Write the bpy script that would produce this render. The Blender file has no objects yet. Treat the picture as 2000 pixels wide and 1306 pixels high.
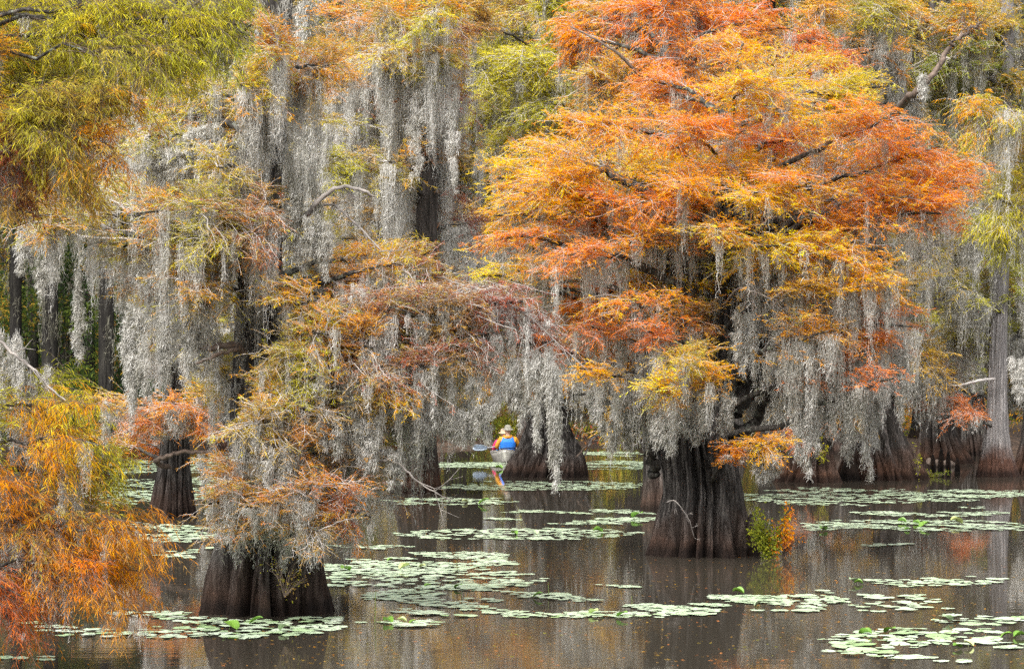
import bpy, math
import numpy as np
rng = np.random.default_rng(11)
COL = bpy.context.scene.collection
F, CX, HY, H = 5000.0, 1000.0, 723.0, 2.5      # lens in photo pixels, horizon row, eye height in metres
UP = np.array([0, 0, 1.0])

def P(X, Y, d):
    return np.array([(X - CX) / F * d, d, H - (Y - HY) / F * d])

def dist_of(Y):                                 # distance of a point lying on the water
    return H * F / (Y - HY)

def unit(v):
    return v / (np.linalg.norm(v, axis=-1, keepdims=True) + 1e-9)

def snoise(p, f, seed):
    r = np.random.default_rng(abs(int(seed)))
    out = 0
    for i in range(6):
        k = r.normal(size=3) * f * (1 + 0.4 * i)
        out = out + np.sin(p @ k + r.uniform(0, 6.28)) / (1 + 0.3 * i)
    return out / 2.6

# ------------------------------------------------------------------ mesh helpers
class Geo:
    def __init__(self):
        self.v, self.f, self.c, self.n = [], [], [], 0
    def add(self, V, Q, c=None):
        V = np.asarray(V, float).reshape(-1, 3)
        self.v.append(V); self.f.append(np.asarray(Q, np.int64).reshape(-1, 4) + self.n)
        if c is None:
            c = np.ones(3)
        c = np.asarray(c, float)
        if c.ndim == 1:
            c = np.tile(c, (len(V), 1))
        self.c.append(c); self.n += len(V)
    def tubes(self, PT, R, sides=4, c=None):
        PT = np.asarray(PT, float)
        if PT.ndim == 2:
            PT = PT[None]
        N, k, _ = PT.shape
        R = np.broadcast_to(np.asarray(R, float), (N, k))
        t = unit(np.gradient(PT, axis=1))
        ref = np.where(np.abs(t[..., 2:3]) > 0.9, np.array([1.0, 0, 0]), UP)
        u = unit(np.cross(t, ref)); w = np.cross(t, u)
        a = np.arange(sides) * 2 * np.pi / sides
        V = PT[:, :, None] + R[:, :, None, None] * (u[:, :, None] * np.cos(a)[:, None] + w[:, :, None] * np.sin(a)[:, None])
        i = np.arange(k - 1)[:, None] * sides; j = np.arange(sides)[None]
        q = np.stack([i + j, i + (j + 1) % sides, i + sides + (j + 1) % sides, i + sides + j], -1).reshape(-1, 4)
        Q = (q[None] + (np.arange(N) * k * sides)[:, None, None]).reshape(-1, 4)
        self.add(V, Q, c)
    def grid(self, V, wrap=False, c=None):      # V (nz, na, 3)
        nz, na, _ = V.shape
        i = np.arange(nz - 1)[:, None] * na; m = na if wrap else na - 1
        j = np.arange(m)[None]
        q = np.stack([i + j, i + (j + 1) % na, i + na + (j + 1) % na, i + na + j], -1)
        self.add(V, q, c)
    def mesh(self, name, mat, origin=(0, 0, 0), smooth=False, color=False):
        V = (np.concatenate(self.v) - np.asarray(origin)).astype(np.float32)
        Q = np.concatenate(self.f).astype(np.int32)
        me = bpy.data.meshes.new(name)
        me.vertices.add(len(V)); me.vertices.foreach_set('co', V.ravel())
        me.loops.add(Q.size); me.loops.foreach_set('vertex_index', Q.ravel())
        me.polygons.add(len(Q)); me.polygons.foreach_set('loop_start', np.arange(len(Q), dtype=np.int32) * 4)
        if smooth:
            me.polygons.foreach_set('use_smooth', np.ones(len(Q), bool))
        if color:
            a = me.color_attributes.new('col', 'FLOAT_COLOR', 'POINT')
            c = np.concatenate(self.c)
            a.data.foreach_set('color', np.concatenate([c, np.ones((len(c), 1))], 1).astype(np.float32).ravel())
        me.materials.append(mat)
        me.update(calc_edges=True)
        return me

def link(name, data, parent=None, loc=None):
    o = bpy.data.objects.new(name, data); COL.objects.link(o)
    if loc is not None:
        o.location = loc
    if parent is not None:
        o.parent = parent
    return o

def tag(o, label=None, cat=None, group=None, kind=None):
    if label: o['label'] = label
    if cat: o['category'] = cat
    if group: o['group'] = group
    if kind: o['kind'] = kind
    return o

def empty(name, loc, label, cat, group=None):
    o = link(name, None, None, loc); o.empty_display_size = 0.2
    return tag(o, label, cat, group)

# ------------------------------------------------------------------ materials
def mat_new(name):
    m = bpy.data.materials.new(name); m.use_nodes = True
    nt = m.node_tree; nt.nodes.clear()
    out = nt.nodes.new('ShaderNodeOutputMaterial')
    def N(t, **kw):
        n = nt.nodes.new(t)
        for k, v in kw.items():
            if k in n.inputs: n.inputs[k].default_value = v
            else: setattr(n, k, v)
        return n
    return m, N, (lambda a, b: nt.links.new(a, b)), out

def ramp(N, stops):
    r = N('ShaderNodeValToRGB'); e = r.color_ramp.elements
    while len(e) < len(stops): e.new(0.5)
    for x, (p, c) in zip(e, stops):
        x.position = p; x.color = (*c, 1) if len(c) == 3 else c
    return r

def mat_attr(name, trans, gloss=0.0):
    m, N, L, out = mat_new(name)
    a = N('ShaderNodeAttribute', attribute_name='col')
    d = N('ShaderNodeBsdfDiffuse'); t = N('ShaderNodeBsdfTranslucent'); mx = N('ShaderNodeMixShader', Fac=trans)
    L(a.outputs['Color'], d.inputs['Color']); L(a.outputs['Color'], t.inputs['Color'])
    L(d.outputs[0], mx.inputs[1]); L(t.outputs[0], mx.inputs[2])
    L(mx.outputs[0], out.inputs['Surface'])
    return m
M_LEAF = mat_attr('cypress_leaf', 0.44)
M_MOSS = mat_attr('moss_strand', 0.33)

def mat_bark(name, dark, light, red, redtop, bump=0.6, scale=1.0, lichen=0.0):
    m, N, L, out = mat_new(name)
    tc = N('ShaderNodeTexCoord'); geo = N('ShaderNodeNewGeometry')
    mp = N('ShaderNodeMapping'); mp.inputs['Scale'].default_value = (9 * scale, 9 * scale, 0.9 * scale)
    n1 = N('ShaderNodeTexNoise', Scale=1.6, Detail=8.0, Roughness=0.65, Distortion=0.4)
    n2 = N('ShaderNodeTexNoise', Scale=6.0, Detail=6.0, Roughness=0.7)
    n3 = N('ShaderNodeTexNoise', Scale=2.2, Detail=4.0)
    L(tc.outputs['Object'], mp.inputs['Vector'])
    for n in (n1, n2): L(mp.outputs[0], n.inputs['Vector'])
    L(tc.outputs['Object'], n3.inputs['Vector'])
    r1 = ramp(N, [(0.40, dark), (0.55, tuple(0.35 * (a + b) for a, b in zip(dark, light))), (0.70, light)])
    L(n1.outputs['Fac'], r1.inputs[0])
    sep = N('ShaderNodeSeparateXYZ'); L(geo.outputs['Position'], sep.inputs[0])
    add = N('ShaderNodeMath', operation='MULTIPLY_ADD'); add.inputs[1].default_value = 0.9; 
    L(n3.outputs['Fac'], add.inputs[0]); L(sep.outputs['Z'], add.inputs[2])
    mr = N('ShaderNodeMapRange'); mr.inputs['From Min'].default_value = redtop + 0.25; mr.inputs['From Max'].default_value = redtop + 0.75
    L(add.outputs[0], mr.inputs['Value'])
    r2 = ramp(N, [(0.35, tuple(0.35 * x for x in red)), (0.7, red)])
    L(n1.outputs['Fac'], r2.inputs[0])
    mix = N('ShaderNodeMix', data_type='RGBA'); L(mr.outputs[0], mix.inputs['Factor'])
    L(r2.outputs[0], mix.inputs['A']); L(r1.outputs[0], mix.inputs['B'])
    wet = N('ShaderNodeMapRange'); wet.inputs['From Min'].default_value = 0.03; wet.inputs['From Max'].default_value = 0.16
    wet.inputs['To Min'].default_value = 0.3
    wn = N('ShaderNodeMath', operation='MULTIPLY_ADD'); wn.inputs[1].default_value = -0.12
    L(n2.outputs['Fac'], wn.inputs[0]); L(sep.outputs['Z'], wn.inputs[2]); L(wn.outputs[0], wet.inputs['Value'])
    mul = N('ShaderNodeMix', data_type='RGBA', blend_type='MULTIPLY'); mul.inputs['Factor'].default_value = 1
    L(mix.outputs['Result'], mul.inputs['A']); L(wet.outputs[0], mul.inputs['B'])
    last = mul.outputs['Result']
    if lichen:
        ln = N('ShaderNodeTexNoise', Scale=7.0, Detail=5.0, Roughness=0.7); L(tc.outputs['Object'], ln.inputs['Vector'])
        lr = N('ShaderNodeMapRange'); lr.inputs['From Min'].default_value = 0.55; lr.inputs['From Max'].default_value = 0.66
        lr.inputs['To Max'].default_value = lichen; L(ln.outputs['Fac'], lr.inputs['Value'])
        lm = N('ShaderNodeMix', data_type='RGBA'); L(lr.outputs[0], lm.inputs['Factor']); L(last, lm.inputs['A'])
        lm.inputs['B'].default_value = (0.33, 0.36, 0.29, 1); last = lm.outputs['Result']
    b = N('ShaderNodeBump', Strength=bump, Distance=0.06)
    ad = N('ShaderNodeMath', operation='ADD'); L(n1.outputs['Fac'], ad.inputs[0]); L(n2.outputs['Fac'], ad.inputs[1])
    L(ad.outputs[0], b.inputs['Height'])
    p = N('ShaderNodeBsdfPrincipled', Roughness=0.85)
    p.inputs['Specular IOR Level'].default_value = 0.25
    L(last, p.inputs['Base Color']); L(b.outputs[0], p.inputs['Normal']); L(p.outputs[0], out.inputs['Surface'])
    return m
M_BARK = mat_bark('dark_cypress_bark', (0.018, 0.014, 0.012), (0.27, 0.245, 0.225), (0.12, 0.07, 0.05), 0.34, 1.0)
M_BARK_MID = mat_bark('grey_cypress_bark', (0.03, 0.026, 0.022), (0.21, 0.18, 0.165), (0.13, 0.065, 0.04), 0.45, 0.8, 0.7)
M_BARK_PALE = mat_bark('pale_cypress_bark', (0.2, 0.185, 0.18), (0.62, 0.58, 0.56), (0.16, 0.08, 0.055), 0.55, 0.9, 0.8)
M_BARK_DEEP = mat_bark('shade_darkened_bark', (.012, .01, .009), (.06, .055, .045), (.05, .03, .02), .4, .7)  # bark colour darkened to hold the shade under the far crowns
M_LIMB = mat_bark('limb_bark', (0.03, 0.026, 0.022), (0.19, 0.17, 0.15), (0.12, 0.1, 0.09), -9, 0.6, 1.5, 0.75)

def mat_simple(name, color, rough=0.6, noise=0.0, nscale=6.0, metal=0.0, spec=0.5, bump=0.0):
    m, N, L, out = mat_new(name)
    p = N('ShaderNodeBsdfPrincipled', Roughness=rough, Metallic=metal)
    p.inputs['Specular IOR Level'].default_value = spec
    tc = N('ShaderNodeTexCoord'); n = N('ShaderNodeTexNoise', Scale=nscale, Detail=5.0)
    L(tc.outputs['Object'], n.inputs['Vector'])
    lo = tuple(c * (1 - noise) for c in color); hi = tuple(min(1, c * (1 + noise)) for c in color)
    r = ramp(N, [(0.35, lo), (0.65, hi)]); L(n.outputs['Fac'], r.inputs[0]); L(r.outputs[0], p.inputs['Base Color'])
    if bump:
        b = N('ShaderNodeBump', Strength=bump, Distance=0.02); L(n.outputs['Fac'], b.inputs['Height']); L(b.outputs[0], p.inputs['Normal'])
    L(p.outputs[0], out.inputs['Surface'])
    return m
M_TWIG = mat_simple('pale_twig', (0.50, 0.46, 0.43), 0.8, 0.35, 14.0)
M_TWIG_MID = mat_simple('grey_twig', (0.24, 0.215, 0.195), 0.85, 0.5, 9.0)
M_TWIG_DARK = mat_simple('brown_twig', (0.15, 0.11, 0.085), 0.85, 0.4, 14.0)

def mat_water():
    m, N, L, out = mat_new('lake_water')
    geo = N('ShaderNodeNewGeometry')
    mp = N('ShaderNodeMapping'); mp.inputs['Scale'].default_value = (0.55, 2.4, 1)
    n1 = N('ShaderNodeTexNoise', Scale=1.3, Detail=4.0, Roughness=0.6)
    mp2 = N('ShaderNodeMapping'); mp2.inputs['Scale'].default_value = (0.12, 0.3, 1)
    n2 = N('ShaderNodeTexNoise', Scale=1.0, Detail=2.0)
    L(geo.outputs['Position'], mp.inputs[0]); L(mp.outputs[0], n1.inputs['Vector'])
    L(geo.outputs['Position'], mp2.inputs[0]); L(mp2.outputs[0], n2.inputs['Vector'])
    mr = N('ShaderNodeMapRange'); mr.inputs['From Min'].default_value = 0.35; mr.inputs['From Max'].default_value = 0.65
    mr.inputs['To Min'].default_value = 0.25; mr.inputs['To Max'].default_value = 1.0
    L(n2.outputs['Fac'], mr.inputs['Value'])
    ml = N('ShaderNodeMath', operation='MULTIPLY'); L(n1.outputs['Fac'], ml.inputs[0]); L(mr.outputs[0], ml.inputs[1])
    b = N('ShaderNodeBump', Strength=0.075, Distance=0.02); L(ml.outputs[0], b.inputs['Height'])
    p = N('ShaderNodeBsdfPrincipled', Roughness=0.03, IOR=1.33)
    p.inputs['Base Color'].default_value = (0.054, 0.046, 0.035, 1)
    L(b.outputs[0], p.inputs['Normal']); L(p.outputs[0], out.inputs['Surface'])
    return m

def mat_pad(name, c1, c2, speck=0.5, trans=0.0):
    m, N, L, out = mat_new(name)
    tc = N('ShaderNodeTexCoord'); oi = N('ShaderNodeObjectInfo'); geo = N('ShaderNodeNewGeometry')
    n = N('ShaderNodeTexNoise', Scale=14.0, Detail=4.0); L(geo.outputs['Position'], n.inputs['Vector'])
    n2 = N('ShaderNodeTexNoise', Scale=1.3, Detail=2.0); L(geo.outputs['Position'], n2.inputs['Vector'])
    ad = N('ShaderNodeMath', operation='ADD'); L(oi.outputs['Random'], ad.inputs[0]); L(n2.outputs['Fac'], ad.inputs[1])
    hf = N('ShaderNodeMath', operation='MULTIPLY'); hf.inputs[1].default_value = 0.6; L(ad.outputs[0], hf.inputs[0])
    mix = N('ShaderNodeMix', data_type='RGBA'); L(hf.outputs[0], mix.inputs['Factor'])
    mix.inputs['A'].default_value = (*c1, 1); mix.inputs['B'].default_value = (*c2, 1)
    sr = N('ShaderNodeMapRange'); sr.inputs['From Min'].default_value = 0.36; sr.inputs['From Max'].default_value = 0.43
    sr.inputs['To Min'].default_value = speck; L(n.outputs['Fac'], sr.inputs['Value'])
    mu = N('ShaderNodeMix', data_type='RGBA', blend_type='MULTIPLY'); mu.inputs['Factor'].default_value = 1
    L(mix.outputs['Result'], mu.inputs['A']); L(sr.outputs[0], mu.inputs['B'])
    p = N('ShaderNodeBsdfPrincipled', Roughness=0.42)
    L(mu.outputs['Result'], p.inputs['Base Color']); L(p.outputs[0], out.inputs['Surface'])
    return m
M_PAD = mat_pad('sky_sheen_lily_pad', (0.78, 0.85, 0.73), (0.28, 0.45, 0.16), 0.3)  # waxy pale green, whitened in the colour for the sky's sheen
M_PAD_DULL = mat_pad('dull_lily_leaf', (0.40, 0.50, 0.33), (0.34, 0.45, 0.24), 0.7)
M_PAD_GREEN = mat_pad('green_lily_leaf', (0.20, 0.36, 0.05), (0.13, 0.27, 0.03), 0.7)
M_PAD_YELLOW = mat_pad('yellowing_lily_leaf', (0.52, 0.56, 0.20), (0.42, 0.48, 0.22), 0.7)

# ------------------------------------------------------------------ colours of leaves, by letter
LC = dict(r=(0.93, 0.24, 0.025), o=(0.96, 0.35, 0.010), Y=(0.96, 0.51, 0.010), y=(0.95, 0.67, 0.012), v=(0.47, 0.45, 0.055),
          w=(0.72, 0.61, 0.04), l=(0.50, 0.49, 0.04), u=(0.52, 0.31, 0.09), d=(0.40, 0.11, 0.06), D=(0.30, 0.09, 0.05),
          g=(0.2, 0.26, 0.045), G=(0.05, 0.085, 0.03), b=(0.68, 0.42, 0.06), p=(0.78, 0.27, 0.09))  # G is a green darkened for shaded woods
LC = {k: np.array(v) for k, v in LC.items()}

def leaf_colors(pos, pal, seed):
    cols = np.array([LC[c] for c in pal]); n = len(cols)
    t = (snoise(pos, 1.1, seed) * 0.75 + rng.normal(size=len(pos)) * 0.22 + 0.9) / 1.8
    t = np.clip(t, 0, 0.999) * n - 0.5
    i = np.clip(np.floor(t).astype(int), 0, max(n - 2, 0)); f = np.clip(t - i, 0, 1)[:, None]
    c = cols[i] * (1 - f) + cols[np.minimum(i + 1, n - 1)] * f
    return np.clip(c * (1 + rng.normal(size=(len(pos), 1)) * 0.16), 0.005, 0.95)

def bez(p0, p1, p2, t):
    t = t[..., None]
    return (1 - t) ** 2 * p0 + 2 * t * (1 - t) * p1 + t * t * p2

def leaf_quads(geo, p, d, Ln, W, droop, col):
    n = unit(UP * 0.55 + rng.normal(size=p.shape) * 0.75)
    s = unit(np.cross(d, n))
    tip = p + d * Ln[:, None] - UP * (droop * 0.2 * Ln)[:, None]
    mid = p + d * (Ln * 0.45)[:, None]
    V = np.stack([p, mid - s * W[:, None] / 2, tip, mid + s * W[:, None] / 2], 1)
    geo.add(V, np.arange(len(p) * 4).reshape(-1, 4), np.repeat(col, 4, 0))

def bough_geo(att, C, R, pal, cover, lL, lW, droop, seed, limb_r=None, arch=0.15, wood=None, leaf=None, q=6, K=7, twig_r=1.0, lg=None):
    """one bough: a limb from the trunk to the spray, side branches, twigs and feathery leaves; returns wood, leaf, nodes moss can hang from"""
    wood = wood or Geo(); leaf = leaf or Geo()
    ax = C - att; Ln = np.linalg.norm(ax)
    end = C + unit(ax) * R * 0.45 * np.array([1, 1, 0.4])
    ctl = att + (end - att) * 0.5 + UP * arch * Ln + rng.normal(size=3) * 0.06 * Ln
    t = np.linspace(0, 1, 12)
    limb = bez(att, ctl, end, t)
    limb[1:-1] += rng.normal(size=(10, 3)) * 0.02 * Ln ** 0.7
    r0 = limb_r if limb_r else 0.016 + 0.013 * Ln
    (lg or wood).tubes(limb, r0 * (1 - t * 0.8) + 0.003, 7)
    area = math.pi * R[0] * R[2] * 4 * 0.45
    M = int(max(6, cover * area / (lL * lW * 0.5) / (K * q * 2)))
    M = min(M, 700)
    J = int(np.clip(round(R[0] / 0.16 * (0.08 / max(lL, .05)) ** .5), 4, 12))       # flat sprays within the bough
    sub = unit(rng.normal(size=(J, 3))) * rng.uniform(0.25, 1, (J, 1)) ** 0.5
    sub[:, 2] = rng.permutation(np.linspace(-.9, .9, J)) * np.sqrt(np.clip(1.1 - sub[:, 0] ** 2, .05, 1))
    pick = rng.integers(0, J, M); size = rng.uniform(.28, .5, J)
    u = sub[pick] * np.array([.85, .85, 1.0]) + rng.normal(size=(M, 3)) * size[pick][:, None] * np.array([.85, .85, .16 * min(1.6, R[0] / R[2] * .6)])
    tip = C + u * R
    tip[:, 2] -= 0.12 * R[0] * ((u - sub[pick])[:, :2] ** 2).sum(1)
    tip[:, 2] -= droop * 0.3 * R[0] * np.minimum(u[:, 0] ** 2 + u[:, 1] ** 2, 2) * 0.5
    pr = np.clip(((tip - att) @ unit(ax)) / max(Ln, 1e-3), 0, 1.2)
    ts = np.clip(pr - rng.uniform(0.1, 0.45, M), 0.35, 1.0)
    st = np.stack([np.interp(ts, t, limb[:, k]) for k in range(3)], 1)
    le = np.linalg.norm(tip - st, axis=1)
    c1 = st + (tip - st) * 0.5 + UP * (0.16 * le)[:, None] + rng.normal(size=(M, 3)) * (0.1 * le)[:, None]
    tt = np.linspace(0, 1, 7)
    sec = np.stack([bez(st, c1, tip, np.full(M, a)) for a in tt], 1)
    sec[:, 1:-1] += rng.normal(size=(M, 5, 3)) * (0.025 * le)[:, None, None]
    wood.tubes(sec, (0.0035 + 0.0035 * np.minimum(le, 2))[:, None] * (1 - 0.72 * tt)[None] * twig_r, 3)
    # twiglets
    ft = np.clip(np.linspace(0.22, 1, K)[None] + rng.normal(size=(M, K)) * 0.05, 0.05, 1)
    ii = np.clip((ft * 6).astype(int), 0, 5); fr = (ft * 6 - ii)[..., None]
    a = np.take_along_axis(sec, ii[..., None].repeat(3, -1), 1); b = np.take_along_axis(sec, (ii + 1)[..., None].repeat(3, -1), 1)
    pos = a * (1 - fr) + b * fr; tan = unit(b - a)
    sg = np.where(np.arange(K) % 2 == 0, 1, -1)[None, :, None]
    side = unit(np.cross(tan, UP) + rng.normal(size=tan.shape) * 0.25) * sg
    dd = unit(tan * 0.7 + side * 0.8 + UP * (0.12 - 0.5 * droop) + rng.normal(size=tan.shape) * 0.22)
    tl = lL * rng.uniform(1.6, 4.2, (M, K, 1))
    pos, dd, tl = pos.reshape(-1, 3), dd.reshape(-1, 3), tl.reshape(-1, 1)
    tw = np.stack([pos, pos + dd * tl * 0.55, pos + dd * tl - UP * droop * 0.25 * tl], 1)
    wood.tubes(tw, np.array([0.0030, 0.0024, 0.0014]) * twig_r * (0.6 + lL * 5), 3)
    T = len(pos)
    j = (np.arange(q) + 0.6) / q
    lp = tw[:, 0][:, None] * (1 - j)[None, :, None] + tw[:, 2][:, None] * j[None, :, None] + (tw[:, 1] - 0.5 * (tw[:, 0] + tw[:, 2]))[:, None] * (4 * j * (1 - j))[None, :, None]
    ls = unit(np.cross(dd, UP) + 0.2)
    lp = np.repeat(lp[:, :, None], 2, 2)
    sgn = np.array([1, -1.0])[None, None, :, None]
    ld = unit(dd[:, None, None] * 0.65 + ls[:, None, None] * sgn * 0.7 + rng.normal(size=(T, q, 2, 3)) * 0.28 + UP * (0.10 - 0.95 * droop))
    lp, ld = lp.reshape(-1, 3), ld.reshape(-1, 3)
    n = len(lp)
    cc = leaf_colors(pos + rng.normal(size=pos.shape) * 0.05, pal, seed)
    cc = np.repeat(cc, q * 2, 0) * (1 + rng.normal(size=(n, 1)) * 0.14)
    leaf_quads(leaf, lp, ld, lL * rng.uniform(0.55, 1.15, n), lW * rng.uniform(0.7, 1.2, n), droop, np.clip(cc, 0.004, 0.95))
    nodes = np.concatenate([sec[:, 1:6].reshape(-1, 3), np.repeat(limb[4:], 3, 0)])
    return wood, leaf, nodes, limb

# ------------------------------------------------------------------ spanish moss
class Moss:
    def __init__(self, rw, ds, spur=0.35, zf=None):
        rw = rw * 0.78
        self.rw, self.ds, self.spur, self.zf = rw, ds, spur, zf
        self.c = []
    def cl(self, p, w, L, dens=1.0, tone=0.0, axis=None):
        lim = p[2] - (self.zf if self.zf is not None else 0.15)
        if lim < 0.12: return
        L = min(L, lim * rng.uniform(0.65, 1.0))
        self.c.append((p, w, L, dens, tone, axis))
    def build(self, geo=None):
        geo = geo or Geo()
        S, O, LL, TN = [], [], [], []
        for p, w, L, dens, tone, axis in self.c:
            n = int(max(5, 2 * w / self.rw * 1.1 * dens))
            a = rng.uniform(0, 6.28, n); r = np.sqrt(rng.uniform(0, 1, n))
            o = np.stack([np.cos(a) * r * w, np.sin(a) * r * w * 0.6, np.zeros(n)], 1)
            S.append(p + o * 1.0 + UP * (rng.uniform(-0.12, 0.04, n) * min(L, 0.6))[:, None])
            O.append(o)
            k = int(max(2, n // 14)); ca = rng.uniform(-1, 1, k); cl = rng.uniform(0.45, 1.0, k)
            near = np.argmin(np.abs((o[:, :1] / (w + 1e-6)) - ca[None]), 1)
            LL.append(L * cl[near] * (1.02 - 0.45 * r ** 1.6) * rng.uniform(0.12, 1.05, n) ** 0.75)
            TN.append(np.full(n, tone) + rng.normal() * 0.13 + rng.normal(size=n) * 0.12)
        S, O, LL, TN = np.concatenate(S), np.concatenate(O), np.concatenate(LL), np.concatenate(TN)
        cnt = np.maximum(3, np.round(LL / self.ds).astype(int))
        edges = [0, 5, 8, 12, 18, 26, 40, 60, 400]
        light = np.array([0.76, 0.745, 0.71]); mid = np.array([0.53, 0.515, 0.465]); dark = np.array([0.22, 0.21, 0.16])
        for e0, e1 in zip(edges[:-1], edges[1:]):
            s = np.where((cnt > e0) & (cnt <= e1))[0]
            if not len(s): continue
            k = min(int(cnt[s].mean()) + 1, 90); n = len(s)
            t = np.linspace(0, 1, k)
            base = S[s][:, None] - UP * (LL[s][:, None] * t)[..., None]
            base = base - O[s][:, None] * (0.35 * t)[None, :, None]
            walk = np.cumsum(rng.normal(size=(n, k, 3)) * np.array([1, 1, 0.0]), 1) * self.ds * 0.10
            kink = rng.normal(size=(n, k, 3)) * self.ds * np.array([0.22, 0.22, 0.16])
            kink[:, 0] *= 0.2
            pt = base + walk + kink
            ang = rng.uniform(0, 6.28, (n, 1)) + np.cumsum(rng.normal(size=(n, k)) * 0.5, 1)
            sd = np.stack([np.cos(ang), np.sin(ang) * 0.8, np.zeros_like(ang)], -1)
            wd = self.rw * rng.uniform(0.55, 1.25, (n, 1)) * (1.0 - 0.55 * t[None])
            V = np.stack([pt - sd * wd[..., None] / 2, pt + sd * wd[..., None] / 2], 2)
            i = np.arange(k - 1) * 2
            qd = np.stack([i, i + 1, i + 3, i + 2], -1)
            Q = (qd[None] + (np.arange(n) * k * 2)[:, None, None]).reshape(-1, 4)
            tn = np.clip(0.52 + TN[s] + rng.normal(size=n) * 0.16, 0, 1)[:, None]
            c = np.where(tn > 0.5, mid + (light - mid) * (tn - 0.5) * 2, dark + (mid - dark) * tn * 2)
            geo.add(V, Q, np.repeat(c, k * 2, 0))
            ns = int(n * k * self.spur)
            if ns:
                ai = rng.integers(0, n, ns); bi = rng.integers(1, k, ns)
                p0 = pt[ai, bi]; a = rng.uniform(0, 6.28, ns)
                h = np.stack([np.cos(a), np.sin(a) * 0.7, rng.uniform(-0.9, 0.5, ns)], 1) * self.ds * rng.uniform(0.5, 1.15, (ns, 1))
                p1 = p0 + h; p2 = p1 + h * 0.3 - UP * self.ds * rng.uniform(0.3, 0.8, (ns, 1))
                w0 = np.array([0.3, 0.0, 1.0]) * self.rw * 0.34 + np.cross(h, UP) * 0.12
                V = np.stack([p0 - w0, p0 + w0, p1 - w0 * 0.9, p1 + w0 * 0.9, p2 - w0 * 0.5, p2 + w0 * 0.5], 1)
                q6 = np.array([[0, 1, 3, 2], [2, 3, 5, 4]])
                geo.add(V, (q6[None] + (np.arange(ns) * 6)[:, None, None]).reshape(-1, 4), np.repeat(np.clip(c[ai] * 1.08, 0, 1), 6, 0))
        return geo

def hang(m, nodes, count, L, w=None, tone=0.0, dens=1.0):
    w = w or (m.rw * 5, m.rw * 21)
    idx = rng.integers(0, len(nodes), count)
    for i in idx:
        l = L * np.clip(rng.lognormal(-0.35, 0.65), 0.12, 2.8)
        m.cl(nodes[i], rng.uniform(*w) * (0.6 + 0.5 * l / L), l, dens, tone)

# ------------------------------------------------------------------ fluted trunk from (X, Y, width) rows at distance d
class Trunk:
    def __init__(self, rows, d, base_Y, seed, flutes=16, amp=0.34, flute_top=0.5, na=176, nz=120, squash=0.9):
        r = np.random.default_rng(abs(int(seed)))
        pts = np.array([P(X, Y, d) for X, Y, W in rows]); rad = np.array([W / F * d / 2 for X, Y, W in rows])
        o = np.argsort(pts[:, 2]); pts, rad = pts[o], rad[o]
        self.z, self.x, self.rad, self.d = pts[:, 2], pts[:, 0], rad, d
        ztop = self.z[-1]
        zz = np.concatenate([np.linspace(-0.4, min(2.2, ztop * 0.6), nz * 2 // 3), np.linspace(min(2.2, ztop * 0.6), ztop, nz - nz * 2 // 3 + 1)[1:]])
        cx = self.cx(zz); R = self.R(zz)
        th = np.linspace(0, 2 * np.pi, na, endpoint=False)
        ci = (np.arange(flutes) + r.uniform(-0.33, 0.33, flutes)) * 2 * np.pi / flutes
        wi = r.uniform(0.7, 1.4, flutes) * np.pi / flutes * 0.9
        ai = r.uniform(0.6, 1.0, flutes); ti = r.uniform(0.5, 1.3, flutes)
        ph = r.uniform(0, 6.28, flutes)
        butt = np.clip((R - R[-1] * 0) / rad.max(), 0, 1)
        zf = np.clip(1 - zz / (ztop * flute_top), 0, 1) ** 0.8
        best = np.zeros((len(zz), na))
        for i in range(flutes):
            c = ci[i] + 0.10 * np.sin(zz * 1.7 + ph[i]) * (0.4 + zz * 0.2)
            dth = (th[None] - c[:, None] + np.pi) % (2 * np.pi) - np.pi
            wz = wi[i] * (1 + 0.12 * np.sin(zz * 2.3 + ph[i] * 2))[:, None]
            h = np.clip(1 - (dth / wz) ** 2, 0, 1) ** 0.42 * ai[i] * np.clip(zf[:, None] * ti[i] * 1.6, 0, 1)
            best = np.maximum(best, h)
        f2 = int(flutes * 2.6); best2 = np.zeros_like(best)
        c2 = (np.arange(f2) + r.uniform(-.4, .4, f2)) * 2 * np.pi / f2; w2 = r.uniform(.6, 1.2, f2) * np.pi / f2; a2 = r.uniform(.3, 1, f2); p2 = r.uniform(0, 6.28, f2)
        for i in range(f2):
            c = c2[i] + .12 * np.sin(zz * 2.1 + p2[i])
            dth = (th[None] - c[:, None] + np.pi) % (2 * np.pi) - np.pi
            best2 = np.maximum(best2, np.clip(1 - (dth / w2[i]) ** 2, 0, 1) ** .5 * a2[i])
        best = best * .8 + .2 * best2 * (.35 + .65 * zf[:, None])
        nse = np.zeros_like(best)
        for kk in range(7):
            f = r.integers(5, 40); nse += np.sin(f * th[None] + r.uniform(0, 6.28) + zz[:, None] * r.uniform(-2.5, 2.5)) / (2 + kk)
        sh = (1 - amp) + amp * best * 1.05 + 0.014 * nse + amp * (1 - zf[:, None]) * 0.9
        sh /= np.percentile(sh, 92, axis=1, keepdims=True)
        rr = R[:, None] * sh
        V = np.stack([cx[:, None] + rr * np.cos(th), d + rr * np.sin(th) * squash, np.repeat(zz[:, None], na, 1)], -1)
        self.geo = Geo(); self.geo.grid(V, wrap=True)
        self.surf = V
    def cx(self, z): return np.interp(z, self.z, self.x)
    def R(self, z): return np.interp(z, self.z, self.rad)
    def at(self, z):
        z = np.clip(z, 0.6, self.z[-1]); return np.array([self.cx(z), self.d, z])

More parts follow.
